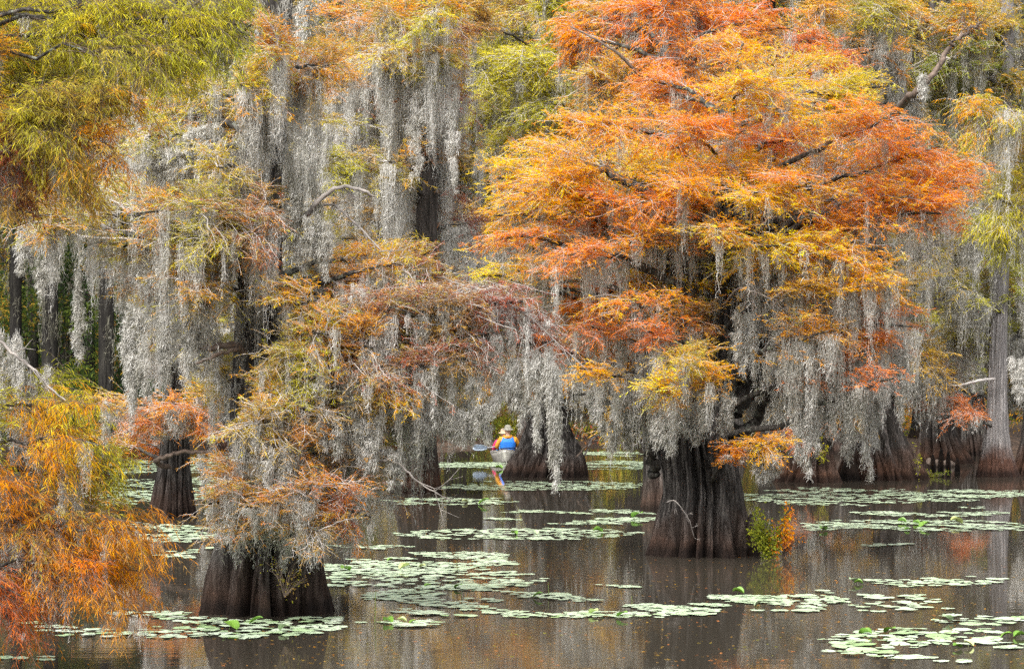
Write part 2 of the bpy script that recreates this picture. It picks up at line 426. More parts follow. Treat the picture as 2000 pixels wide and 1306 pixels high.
MOSSY = 1.0
def tree(name, label, rows, d, boughs, mat, group=None, seed=1, lL=0.08, lW=0.012, depth=1.0, moss=None, moss_label=None, att_drop=0.3,
         flutes=20, amp=0.42, flute_top=0.5, twig=None, cover=2.4, twig_r=1.0, mossL=0.5, trunk_moss=0, na=220, nz=110, mosscount=1.0, mtone=0.0, tall=1.25):
    """boughs: rows of X, Y, rx, ry (photo pixels at the tree's distance), palette, options"""
    bY = max(r[1] for r in rows)
    tr = Trunk(rows, d, bY, seed, flutes, amp, flute_top, na, nz)
    base = np.array([tr.cx(0.0), d, 0.0])
    root = empty(name, base, label, 'tree', group)
    link('trunk', tr.geo.mesh('trunk', mat, base, True), root)
    sc = d / F
    for b in boughs:
        X, Y, rx, ry, pal = b[:5]; o = b[5] if len(b) > 5 else {}
        dz = o.get('dz', rng.uniform(-1, 1) * depth)
        dd = d + dz
        C = P(X, Y, dd); R = np.array([rx * sc, max(rx * sc * 0.75, 0.3), ry * sc * tall * rng.uniform(.85, 1.2)])
        hz = np.hypot(C[0] - tr.cx(max(C[2], 0.5)), dz)
        za = C[2] - o.get('drop', att_drop) * hz
        att = tr.at(np.clip(za, 0.9, tr.z[-1] - 0.1))
        dr = o.get('droop', 0.25)
        lgeo = Geo()
        w, lf, nodes, limb = bough_geo(att, C, R, pal, o.get('cover', 1.0) * cover, o.get('lL', lL), o.get('lW', lW), dr, seed + int(X * 7 + Y), o.get('r'),
                                 o.get('arch', 0.12), twig_r=twig_r * o.get('tw', 1.0), lg=lgeo)
        bo = link('bough', lgeo.mesh('bough', M_LIMB, base, True), root)
        link('twigs', w.mesh('twigs', o.get('mat', twig or M_TWIG), base), bo)
        link('foliage', lf.mesh('foliage', M_LEAF, base, color=True), bo)
        if moss is not None:
            mm = o.get('m', 0.6) * mosscount
            nodes = nodes[nodes[:, 2] < np.quantile(nodes[:, 2], 0.8)] + np.array([0, 0.05 * R[1], -0.10 * R[2]])
            limb = limb + np.array([0, 0.05, -0.05])
            hang(moss, nodes, int(mm * rx * sc / 0.036 * MOSSY), o.get('mL', mossL), tone=o.get('mt', mtone))
            if o.get('m', 0.6) > 0.3:
                hang(moss, limb[4:], int(mm * 3), o.get('mL', mossL) * 0.9, tone=mtone)
    if trunk_moss and moss is not None:
        s = tr.surf; nz_, na_, _ = s.shape
        for _ in range(trunk_moss):
            i = rng.integers(int(nz_ * 0.62), nz_); j = int(na_ * rng.uniform(0.5, 1.0)) % na_
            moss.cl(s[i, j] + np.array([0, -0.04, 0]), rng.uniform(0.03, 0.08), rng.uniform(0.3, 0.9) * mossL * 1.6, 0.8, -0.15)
    if moss is not None and moss.c:
        mo = link('spanish_moss', moss.build().mesh('spanish_moss', M_MOSS, base, color=True), None, base)
        tag(mo, moss_label, 'moss', None, 'stuff')
    return root, tr

def drape(X, Y0, Y1, W, d, label, rw, ds, tone=0.15, cols=None, group='grey spanish moss drapes'):
    """one hanging drape of spanish moss, from row Y0 to Y1, W photo pixels wide"""
    s = d / F; m = Moss(rw, ds, 0.9)
    w = W * s / 2; L = (Y1 - Y0) * s
    k = max(1, int(round(W / 22)))
    for i in range(k):
        f = (i + 0.5) / k * 2 - 1 if k > 1 else 0
        p = P(X, Y0, d) + np.array([f * w * 0.85 + rng.normal() * .02, rng.uniform(-0.08, 0.08), rng.uniform(-0.08, 0.04) * L])
        Lc = L * (1.02 - 0.45 * abs(f) * rng.uniform(0, 1)) * rng.uniform(.85, 1.02); wc = max(w / k * 1.2, 0.02)
        y = 0.0; sway = 0.0
        while y < 0.86:
            pr = (0.75 + 0.35 * math.sin(math.pi * min(1, y * 1.25))) * (1 - max(0, y - .45) * 1.25)
            l = Lc * rng.uniform(0.16, 0.36) if y > 0.1 else Lc * rng.uniform(.3, .55)
            l = min(l, (1.03 - y) * Lc); sway += rng.normal() * wc * .12
            m.cl(p + np.array([sway + rng.normal() * wc * .25, rng.uniform(-.03, .03), -y * Lc]), wc * pr * rng.uniform(.6, 1.1), l, 0.95, tone + rng.normal() * .08)
            y += rng.uniform(.05, .1)
    base = P(X, Y0, d)
    o = link('spanish_moss', m.build().mesh('spanish_moss', M_MOSS, base, color=True), None, base)
    return tag(o, label, 'moss', group)

# =================================================================== the place
sc = bpy.context.scene
# ------------------------------------------------------------------ water, far bank
g = Geo(); xs = np.array([-400, 400.0]); ys = np.array([-60.0, 900.0])
g.grid(np.array([[[x, y, 0] for x in xs] for y in ys]))
tag(link('water', g.mesh('water', mat_water())), kind='structure')
g = Geo(); nx, ny = 180, 40
X = np.linspace(-70, 70, nx); Yt = np.linspace(0, 1, ny) ** 1.8
edge = 83 + 2.5 * np.sin(X * 0.35) + 1.5 * np.sin(X * 0.9 + 1) - np.clip((X - 8) * 1.2, 0, 10) - np.clip((-X - 8) * 0.8, 0, 6)
V = np.zeros((ny, nx, 3)); V[..., 0] = X
V[..., 1] = edge + Yt[:, None] * (420 - edge)
dep = V[..., 1] - edge
V[..., 2] = -0.25 + 0.5 * (1 - np.exp(-dep / 2.0)) + 0.008 * dep + 0.07 * snoise(V.reshape(-1, 3), 0.9, 5).reshape(ny, nx)
g.grid(V)
tag(link('ground', g.mesh('ground', mat_simple('leaf_litter_bank', (0.075, 0.045, 0.028), 0.95, 0.75, 5.0, bump=0.5), smooth=True)), kind='structure')

# ------------------------------------------------------------------ left cypress
mA = Moss(0.0050, 0.034)
D_A = 26.48
A_rows = [(519, 1215, 262), (519, 1195, 253), (519, 1160, 241), (519, 1120, 228), (523, 1071, 205), (521, 1040, 190), (512, 1000, 158), (505, 950, 132), (500, 900, 116),
          (500, 820, 102), (502, 700, 94), (506, 600, 92), (508, 480, 84), (512, 350, 78), (522, 200, 70), (538, 60, 62), (548, -60, 54), (552, -200, 40)]
sp = dict(cover=0.42, tw=1.1, m=0.5)
A_b = [
 (540, 95, 90, 42, 'owvou', dict(m=.5)), (640, 130, 75, 38, 'uobv', dict(m=.5)), (470, 135, 60, 30, 'wvo'),
 (390, 200, 105, 36, 'wvyo', dict(m=1.0)), (300, 235, 85, 34, 'wyob', dict(m=.9)), (440, 250, 70, 30, 'vowu', dict(m=.9)),
 (270, 395, 120, 44, 'wvlo', dict(m=.9)), (370, 350, 110, 42, 'bvwou', dict(m=1.1)), (470, 385, 90, 44, 'dvuob', dict(m=1.0)), (400, 420, 110, 40, 'owvud', dict(m=1.2)),
 (240, 440, 75, 32, 'wvol', dict(m=.8)), (330, 465, 115, 38, 'wlvo', dict(m=1.2)), (495, 455, 70, 40, 'boudo', dict(m=.7, dz=-.9)), (395, 505, 85, 32, 'vwo', dict(m=1.1)),
 (270, 555, 70, 30, 'wob', dict(m=1.0)), (370, 550, 85, 42, 'ovbo', dict(m=.7, dz=-.9)), (100, 425, 80, 30, 'wvob', dict(m=.7)), (150, 400, 90, 36, 'ovwb', dict(m=.5)),
 (640, 530, 90, 30, 'woyo', dict(m=.7)), (720, 500, 100, 30, 'owYb', dict(m=.8)), (780, 520, 90, 36, 'bowd', dict(m=1.0)), (690, 580, 85, 40, 'vuob', dict(m=1.0)),
 (620, 655, 70, 44, 'wloub', dict(m=.8, dz=-1.0)), (700, 680, 80, 44, 'uvdbo', dict(m=.9, dz=-.8)), (790, 650, 100, 52, 'duvDb', dict(m=1.1, cover=1.1)), (880, 660, 95, 62, 'dDuvd', dict(m=1.0, cover=1.05)),
 (850, 590, 90, 40, 'dubD', dict(m=1.0, cover=1.1)), (960, 600, 80, 34, 'Ddud', dict(m=.7, cover=1.05, droop=.5)), (1030, 630, 60, 36, 'dDd', dict(m=.5, cover=1.1, droop=.7, dz=-.5)), (1075, 665, 36, 26, 'dDr', dict(m=.4, cover=1.1, droop=.9, dz=-.5)),
 (600, 740, 75, 40, 'lwvu', dict(m=.9, dz=-1.1)), (690, 740, 85, 44, 'udbov', dict(m=1.0)), (785, 765, 36, 30, 'owY', dict(m=.6, dz=-.8, droop=.6)), (740, 780, 70, 34, 'obud', dict(m=1.0)), (890, 740, 90, 40, 'duvb', dict(m=1.0, cover=.95)),
 (850, 790, 90, 30, 'uvd', dict(m=1.3, cover=.4)), (520, 770, 60, 30, 'wovo', dict(m=.8, dz=-1.0)), (500, 830, 80, 44, 'oubwp', dict(m=.9, dz=-1.2, tw=1.5, cover=1.1)), (585, 800, 70, 40, 'oubv', dict(m=1.1, dz=-1.0, tw=1.4, cover=.95)),
 (440, 735, 60, 50, 'uvbd', dict(m=.9)), (455, 690, 60, 30, 'vub', dict(m=.9)), (640, 860, 90, 44, 'uvbo', dict(m=1.2, cover=.5)), (520, 890, 80, 36, 'obuw', dict(m=1.0, cover=.5, dz=-1.1)),
 (720, 880, 70, 44, 'uvd', dict(m=1.1, cover=.4)), (445, 930, 60, 30, 'vuob', dict(m=.7, cover=.9, dz=-1.2)),
 (420, 985, 66, 44, 'obupb', dict(cover=.5, tw=1.3, m=.8, dz=-1.2, mL=.3)), (500, 990, 80, 40, 'uobp', dict(cover=.45, tw=1.3, m=1.0, dz=-1.3, mL=.3)), (590, 975, 90, 44, 'ubopd', dict(cover=.45, tw=1.3, m=1.0, dz=-1.3, mL=.3)),
 (680, 950, 80, 50, 'dubo', dict(cover=.45, tw=1.2, m=.9, dz=-.8, mL=.35)), (700, 1010, 70, 44, 'opbu', dict(cover=.42, tw=1.3, m=.5, dz=-.9, mL=.25)), (610, 1035, 70, 30, 'bupo', dict(cover=.35, tw=1.2, m=.6, dz=-1.3, mL=.25)),
 (530, 960, 80, 50, 'vug', dict(cover=.4, m=1.3, dz=-.3, mL=.4)), (640, 990, 90, 50, 'vu', dict(cover=.35, m=1.3, dz=-.3, mL=.35)), (440, 1010, 60, 40, 'uv', dict(cover=.35, m=1.2, dz=-.5, mL=.3)),
 (560, 1045, 90, 18, 'bu', dict(cover=.25, m=.7, dz=-1.1, mL=.2)), (740, 960, 44, 50, 'uvb', dict(cover=.35, m=.9, dz=-.4, mL=.25)),
 (600, 590, 80, 34, 'vowu'), (830, 540, 70, 30, 'obdu'), (660, 790, 90, 34, 'vuob'), (560, 700, 60, 40, 'wvul', dict(m=.8, dz=-1.)), (930, 650, 90, 44, 'dDub', dict(m=.8, dz=-.7)), (810, 720, 90, 44, 'duvb', dict(m=.9, dz=-.8)), (870, 600, 80, 36, 'dubd', dict(m=.7, dz=-.7)), (760, 610, 90, 40, 'udvb', dict(m=.7, dz=-.8)), (990, 590, 70, 30, 'dDd', dict(m=.6, dz=-.7, droop=.5)),
 (200, 480, 60, 26, 'wvo'), (440, 330, 80, 36, 'bwuo', dict(m=.8, dz=-.8)), (300, 420, 90, 34, 'wvow', dict(m=.6, dz=-1.)), (520, 400, 50, 30, 'odub', dict(m=.6, dz=-.9)), (410, 470, 80, 32, 'owvb', dict(m=.6, dz=-1.)), (570, 880, 80, 40, 'uobv', dict(m=1., dz=-1.)), (700, 830, 70, 40, 'ubvd', dict(m=1., dz=-.7)), (330, 270, 90, 34, 'wvyo', dict(m=.8)), (600, 160, 80, 36, 'uvbo', dict(m=.7)), (480, 170, 80, 30, 'vowb', dict(m=.7, dz=-.8)),
]
tree('cypress_tree', 'moss-draped cypress with flared dark brown base and rusty olive leaves, left of centre', A_rows, D_A, A_b, M_BARK, seed=3, depth=1.0,
     moss=mA, moss_label='tangle of grey spanish moss hanging all through the left dark-based cypress', trunk_moss=70, flutes=21, amp=0.6, na=420, nz=150, mossL=0.62, att_drop=0.2, lL=0.05, lW=0.0075, cover=1.3, mosscount=2.9, tall=1.35, mtone=.1)
# moss curtains on the left cypress
for row in [
 (262, 585, 815, 74, D_A - .8, 'wide ragged grey moss curtain with a slanted upper edge, left of the left trunk'),
 (345, 600, 780, 84, D_A - .6, 'second moss curtain, squarer and shorter, between the slanted curtain and the left trunk'),
 (154, 525, 720, 24, D_A + .5, 'narrow forked moss pendant hanging alone before the dark far woods at left'),
 (50, 440, 540, 44, D_A + .3, 'short moss fringe at the bare tip of an arched pale branch at far left'),
 (88, 455, 580, 30, D_A + .3, 'middle and longer of the moss fringes under the arched pale branch at left'),
 (120, 450, 560, 30, D_A + .4, 'moss fringe nearest the orange leaves under the arched pale branch at left'),
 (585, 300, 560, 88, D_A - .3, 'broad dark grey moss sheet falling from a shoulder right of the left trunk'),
 (510, 190, 420, 46, D_A - .5, 'grey moss sheet draped down the front of the left trunk high up'),
 (500, 420, 640, 54, D_A - .5, 'grey moss sheet draped down the left trunk at mid height'),
 (545, 215, 330, 60, D_A - .2, 'thin moss veil beside the left trunk above the broad dark sheet'),
 (1082, 690, 1000, 44, D_A - .7, 'longest pale moss pendant, tapering to a point just above open water in the centre'),
 (1045, 660, 880, 60, D_A - .6, 'broad pale moss drape beside the longest pendant at the tip of the rust-red limb'),
 (1005, 700, 830, 40, D_A - .6, 'moss drape on the canoe side of the rust-red limb tip'),
 (910, 790, 880, 90, D_A - .4, 'ragged moss fringe hanging directly above the paddle blade'),
 (820, 790, 900, 60, D_A - .5, 'moss fringe hanging over the dark trunk left of the canoe'),
 (545, 860, 1040, 60, D_A - 1.3, 'pale moss drape hanging low in front of the flared dark brown base'),
 (480, 840, 960, 50, D_A - 1.2, 'pale moss drape just above and left of the flared dark brown base'),
 (640, 800, 900, 60, D_A - 1.0, 'pale moss drape right of the left trunk above its flared base'),
 (690, 560, 740, 70, D_A - .5, 'grey moss veil behind olive sprays right of the left trunk, at mid height'),
 (790, 680, 830, 80, D_A - .6, 'grey moss veil under the reddish sprays above the second dark trunk'),
 (940, 650, 800, 70, D_A - .6, 'grey moss veil under the rust-red limb, straight above the paddle'),
 (410, 620, 770, 60, D_A - .4, 'thin grey moss veil between the square curtain and the left trunk'),
 (620, 420, 560, 60, D_A - .3, 'grey moss veil below the curved bare limb right of the left trunk'),
 (400, 240, 340, 90, D_A - .3, 'wide grey moss veil high up left of the left trunk'),
 (320, 290, 380, 80, D_A - .3, 'wide grey moss veil above the olive sprays high up at left'),
 (720, 800, 950, 60, D_A - .8, 'long ragged moss drape over the lily pads right of the left trunk'),
 (560, 1040, 1125, 14, D_A - .95, 'thin broken moss wisp clinging to the front of the flared dark brown base'),
 (770, 870, 960, 40, D_A - .6, 'moss tuft on the rusty twigs before the second dark trunk'),
]:
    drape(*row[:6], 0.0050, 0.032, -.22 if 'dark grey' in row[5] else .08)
# arched pale branch at far left and swag of moss
def branch(name, label, pts, r0, r1, mat, cat='branch', sides=6, twigs=0, seed=0):
    r = np.random.default_rng(seed); pts = np.array(pts); k = len(pts)
    tq = np.linspace(0, k - 1, k * 5); fine = np.stack([np.interp(tq, np.arange(k), pts[:, i]) for i in range(3)], 1)
    for _ in range(3): fine[1:-1] = 0.25 * fine[:-2] + 0.5 * fine[1:-1] + 0.25 * fine[2:]
    fine[1:-1] += r.normal(size=(len(fine) - 2, 3)) * r0 * 0.3
    rr_ = np.linspace(r0, r1, len(fine)); rr_[0] = rr_[-1] = .002; g = Geo(); g.tubes(fine, rr_, sides)
    Lt = np.linalg.norm(pts[-1] - pts[0])
    for i in range(twigs):
        j = r.integers(len(fine) // 4, len(fine)); dv = unit(r.normal(size=3) * np.array([1, .7, .8]) + unit(pts[-1] - pts[0]) * 0.8)
        l = Lt * r.uniform(.08, .28); p = fine[j]
        pp = np.stack([p, p + dv * l * .5 + r.normal(size=3) * l * .1, p + dv * l + r.normal(size=3) * l * .15])
        g.tubes(pp, np.array([min(r0 * .3, .007), min(r0 * .22, .005), r1 * .35]), 4)
        for q in range(2):
            d2 = unit(dv + r.normal(size=3) * .8); p2 = pp[1]
            g.tubes(np.stack([p2, p2 + d2 * l * .3, p2 + d2 * l * .55]), np.array([min(r0 * .16, .004), .0035, r1 * .25]), 3)
    o = link(name, g.mesh(name, mat, pts[0], True), None, pts[0])
    return tag(o, label, cat)

# ------------------------------------------------------------------ right orange cypress
mB = Moss(0.0062, 0.042, zf=1.25)
D_B = 34.72
B_rows = [(1368, 1100, 230), (1368, 1083, 222), (1370, 1055, 202), (1370, 1025, 187), (1370, 995, 171), (1371, 964, 159), (1366, 921, 154), (1360, 888, 158), (1355, 860, 160), (1362, 828, 142), (1376, 790, 112), (1392, 740, 88), (1402, 680, 70), (1408, 600, 54), (1412, 500, 42), (1418, 400, 32), (1430, 300, 22), (1440, 230, 9)]
B_b = [
 (1560, 125, 120, 36, 'yYwo', dict(m=0.12)), (1450, 180, 130, 42, 'Yoyr', dict(m=0.12)), (1310, 190, 120, 40, 'rorY', dict(m=0.12)), (1610, 190, 120, 44, 'yYwv', dict(m=0.12)), (1180, 245, 120, 42, 'oYro', dict(m=0.12)), (1050, 285, 95, 36, 'Yyoy', dict(m=0.12)),
 (1360, 260, 140, 44, 'oroY', dict(m=0.12)), (1530, 265, 140, 46, 'oYor', dict(m=0.12)), (1700, 240, 120, 46, 'oYro', dict(m=0.12)), (1800, 290, 80, 44, 'orop', dict(m=0.12)), (1230, 320, 120, 42, 'YyoY', dict(m=0.25, cover=1.15)), (1000, 350, 66, 44, 'yYyo', dict(m=0.25, cover=1.15)), (1110, 360, 110, 44, 'YoyY', dict(m=0.25, cover=1.15)),
 (1430, 330, 130, 40, 'yYoo', dict(m=0.25, cover=1.15)), (1620, 330, 140, 44, 'oYry', dict(m=0.25, cover=1.15)), (1760, 350, 100, 44, 'oYor', dict(m=0.25, cover=1.15)), (1840, 370, 70, 40, 'rorY', dict(m=0.25, cover=1.15)), (985, 425, 50, 40, 'yYoY', dict(m=0.25, cover=1.15)), (1080, 430, 90, 38, 'oYro', dict(m=.9)), (1180, 430, 100, 36, 'oroY', dict(m=.8, cover=1.2)),
 (1280, 400, 110, 36, 'Yoro', dict(m=.9)), (1550, 400, 110, 34, 'ywYo', dict(m=.8)), (1690, 420, 110, 40, 'orYo', dict(m=.8, cover=1.2)), (1800, 420, 90, 34, 'oYor', dict(m=.8, cover=1.2)), (1880, 360, 44, 30, 'orY', dict(m=0.25, cover=1.15)),
 (955, 540, 62, 26, 'yYw', dict(m=.5)), (1030, 530, 50, 20, 'yYo', dict(m=.5)), (1110, 560, 90, 28, 'rorY', dict(m=.8, cover=1.2)), (1200, 575, 100, 30, 'orro', dict(m=.8, cover=1.2)), (1300, 555, 110, 26, 'oYyw', dict(m=1.0, cover=1.2)), (1380, 500, 100, 32, 'wyvo', dict(m=.9, cover=1.2)),
 (1480, 500, 100, 30, 'ywvY', dict(m=.9, cover=1.2)), (1590, 500, 110, 32, 'wyYo', dict(m=1.2, cover=1.2)), (1700, 530, 90, 34, 'Yowo', dict(m=1.2, cover=1.2)), (1775, 560, 56, 34, 'owYo', dict(m=1.0, cover=1.2)), (1130, 615, 80, 24, 'rpro', dict(m=.8, cover=1.2)), (1220, 640, 80, 28, 'oprb', dict(m=.9, cover=1.2)),
 (1330, 620, 90, 30, 'obup', dict(m=1.2, cover=1.2)), (1330, 700, 95, 36, 'wobvY', dict(m=1.0, dz=-1.8)), (1290, 760, 60, 28, 'wyoY', dict(m=1.0, dz=-2.0)), (1385, 740, 56, 26, 'wYob', dict(m=.9, dz=-1.9)), (1150, 720, 52, 16, 'oYo', dict(m=.8, cover=1.2)), (1210, 700, 60, 24, 'pob', dict(m=1.0, cover=1.2)),
 (1590, 650, 90, 40, 'obovp', dict(m=1.5, cover=.55)), (1690, 630, 80, 44, 'oprb', dict(m=1.5, cover=.5)), (1760, 640, 50, 40, 'opr', dict(m=1.5, cover=.5)), (1640, 720, 90, 24, 'oprp', dict(m=1.5, cover=.5)), (1720, 740, 60, 20, 'pr', dict(m=1.5, cover=.35)),
 (1560, 740, 60, 24, 'po', dict(m=1.5, cover=.35)), (1480, 870, 66, 22, 'oYor', dict(m=1.1, dz=-1.6, mL=.45, r=.03)), (1420, 880, 46, 18, 'orY', dict(m=.9, dz=-1.6, mL=.4)), (1520, 560, 90, 30, 'vob', dict(m=1.6, cover=.5)), (1450, 620, 80, 40, 'bu', dict(m=1.8, cover=.25)),
 (1500, 380, 120, 40, 'oYb', dict(m=1.2, dz=1.5)), (1330, 470, 120, 40, 'obu', dict(m=1.6, dz=1.8)), (1620, 440, 120, 40, 'obu', dict(m=1.6, dz=2.0)), (1200, 500, 110, 36, 'ubo', dict(m=1.7, dz=1.8)), (1500, 460, 120, 36, 'ubv', dict(m=1.8, dz=2.2)),
 (1240, 780, 50, 24, 'bo', dict(m=1.6, cover=.4)), (1180, 650, 70, 30, 'pbu', dict(m=1.6, cover=.5, dz=1.2)), (1100, 680, 60, 24, 'opb', dict(m=1.4, cover=.5)),
 (1450, 90, 80, 24, 'oYr', dict(m=0.12)), (1250, 150, 80, 24, 'rop', dict(m=0.12)), (1700, 170, 70, 28, 'yYw', dict(m=0.12)),
 (1300, 660, 90, 30, 'buo', dict(m=1.9, cover=.4, dz=.8)), (1550, 620, 90, 36, 'bou', dict(m=1.9, cover=.35, dz=1.0)), (1680, 680, 90, 30, 'po', dict(m=1.9, cover=.35, dz=.8)),
 (1470, 380, 110, 36, 'oYyo', dict(m=.2, dz=-1.6)), (1340, 360, 110, 36, 'Yooy', dict(m=.2, dz=-1.7)), (1560, 360, 100, 34, 'oYro', dict(m=.2, dz=-1.6)), (1180, 390, 90, 34, 'oroY', dict(m=.3, dz=-1.2)), (1740, 390, 100, 36, 'oYro', dict(m=.3, dz=-1.2)), (1060, 380, 90, 36, 'Yoyo', dict(m=.2, dz=-1.0)), (1270, 460, 90, 30, 'oYro', dict(m=.4, dz=-1.2)), (1640, 470, 90, 28, 'Ywoo', dict(m=.4, dz=-1.5)), (1520, 480, 90, 26, 'wYyo', dict(m=.5, dz=-1.8)), (1400, 450, 80, 26, 'Yowo', dict(m=.4, dz=-1.8)), (1000, 470, 60, 34, 'oYro', dict(m=.3)), (1130, 500, 80, 26, 'orop', dict(m=.6)), (1720, 570, 80, 26, 'oYob', dict(m=.8, dz=-.8)), (1560, 560, 80, 24, 'obYo', dict(m=.7, dz=-1.4)), (1240, 590, 90, 22, 'orYr', dict(m=.6, dz=-1.4)), (1180, 640, 70, 22, 'rpo', dict(m=.6, dz=-1.2)), (1280, 650, 70, 26, 'obrp', dict(m=.7, dz=-1.5)), (1850, 330, 60, 30, 'orYr', dict(m=.2)), (1680, 660, 70, 26, 'oprb', dict(m=.8, dz=-.9)), (1600, 620, 70, 26, 'obp', dict(m=.8, dz=-1.0)),
]
rootB, trB = tree('cypress_tree', 'broad bright orange and yellow cypress on a thick fluted base, right of the canoe', B_rows, D_B, B_b, M_BARK, seed=5, depth=1.6,
     moss=mB, moss_label='grey spanish moss hanging under the broad orange crown', trunk_moss=60, flutes=27, amp=0.6, na=460, nz=150, flute_top=0.62, mossL=0.75, att_drop=0.35, lL=0.060, lW=0.0105, cover=1.65, mosscount=1.4, twig_r=.75, tall=1.08)
# leaning secondary stems of the orange cypress
g_st = Geo()
for pts, r0 in [([(1330, 900), (1290, 840), (1240, 790), (1190, 760)], .16), ([(1400, 860), (1440, 790), (1470, 720), (1530, 640), (1600, 540)], .2), ([(1380, 800), (1380, 650), (1340, 500), (1300, 380)], .17),
                ([(1410, 640), (1450, 480), (1490, 420), (1500, 360)], .15), ([(1420, 560), (1430, 450), (1415, 360), (1380, 300)], .14), ([(1470, 740), (1500, 700), (1580, 690), (1640, 680)], .1),
                ([(1440, 850), (1480, 820), (1500, 770), (1520, 740)], .09), ([(1460, 470), (1560, 450), (1640, 400), (1740, 320)], .11), ([(1420, 420), (1300, 400), (1180, 330), (1060, 310)], .11),
                ([(1400, 520), (1250, 540), (1130, 580), (1000, 560)], .09), ([(1280, 930), (1268, 880), (1262, 830), (1275, 780)], .09)]:
    q = np.array([P(x, y, D_B + (0 if i_ == 0 else rng.uniform(-.6, .6))) for i_, (x, y) in enumerate(pts)]); k = len(q); tq = np.linspace(0, k - 1, k * 6)
    f = np.stack([np.interp(tq, np.arange(k), q[:, i]) for i in range(3)], 1)
    for _ in range(5): f[1:-1] = .25 * f[:-2] + .5 * f[1:-1] + .25 * f[2:]
    f[1:-1] += rng.normal(size=(len(f) - 2, 3)) * .022
    rr_ = np.linspace(r0, r0 * .3, len(f)); rr_[0] = rr_[-1] = .004; f[0] = f[1] - (f[2] - f[1]) * .3; f[-1] = f[-2] + (f[-2] - f[-3]) * .3
    gg = Geo(); gg.tubes(f, rr_, 9)
    link('stem', gg.mesh('stem', M_LIMB, rootB.location, True), rootB)
for row in [
 (1455, 610, 770, 56, D_B - .9, 'grey moss drape hung on bare white twigs in the middle of the orange cypress'),
 (1530, 600, 770, 60, D_B - .9, 'grey moss drape right of the bare white twigs in the orange cypress'),
 (1580, 750, 935, 66, D_B - .8, 'long grey moss curtain right of the orange cypress trunk, nearest the trunk'),
 (1640, 740, 900, 60, D_B - .5, 'middle of the long moss curtains right of the orange cypress trunk'),
 (1700, 730, 935, 60, D_B - .4, 'moss curtain before the far dark buttresses with two trailing tips'),
 (1752, 620, 840, 44, D_B - .6, 'outermost tall moss drape at the right edge of the orange crown'),
 (1500, 880, 950, 70, D_B - 1.4, 'short moss fringe under the low orange spray in front of the right trunk'),
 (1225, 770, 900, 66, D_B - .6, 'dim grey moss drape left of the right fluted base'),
 (1305, 810, 900, 60, D_B - 1.0, 'moss swag over the upper left of the right fluted base'),
 (1420, 770, 860, 40, D_B - 1.0, 'small moss drape in the fork of the right trunk'),
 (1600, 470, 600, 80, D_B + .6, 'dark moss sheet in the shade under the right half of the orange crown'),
 (1170, 740, 860, 50, D_B + .2, 'grey moss drape left of the orange cypress above the canoe channel'),
 (1350, 800, 880, 50, D_B - 1.1, 'moss drape down the top front of the right fluted base'),
]:
    drape(*row[:6], 0.0062, 0.040, -.25 if 'dark' in row[5][:6] or 'dim' in row[5] else .08)  # dark and dim drapes have their shade set as a darker strand tone
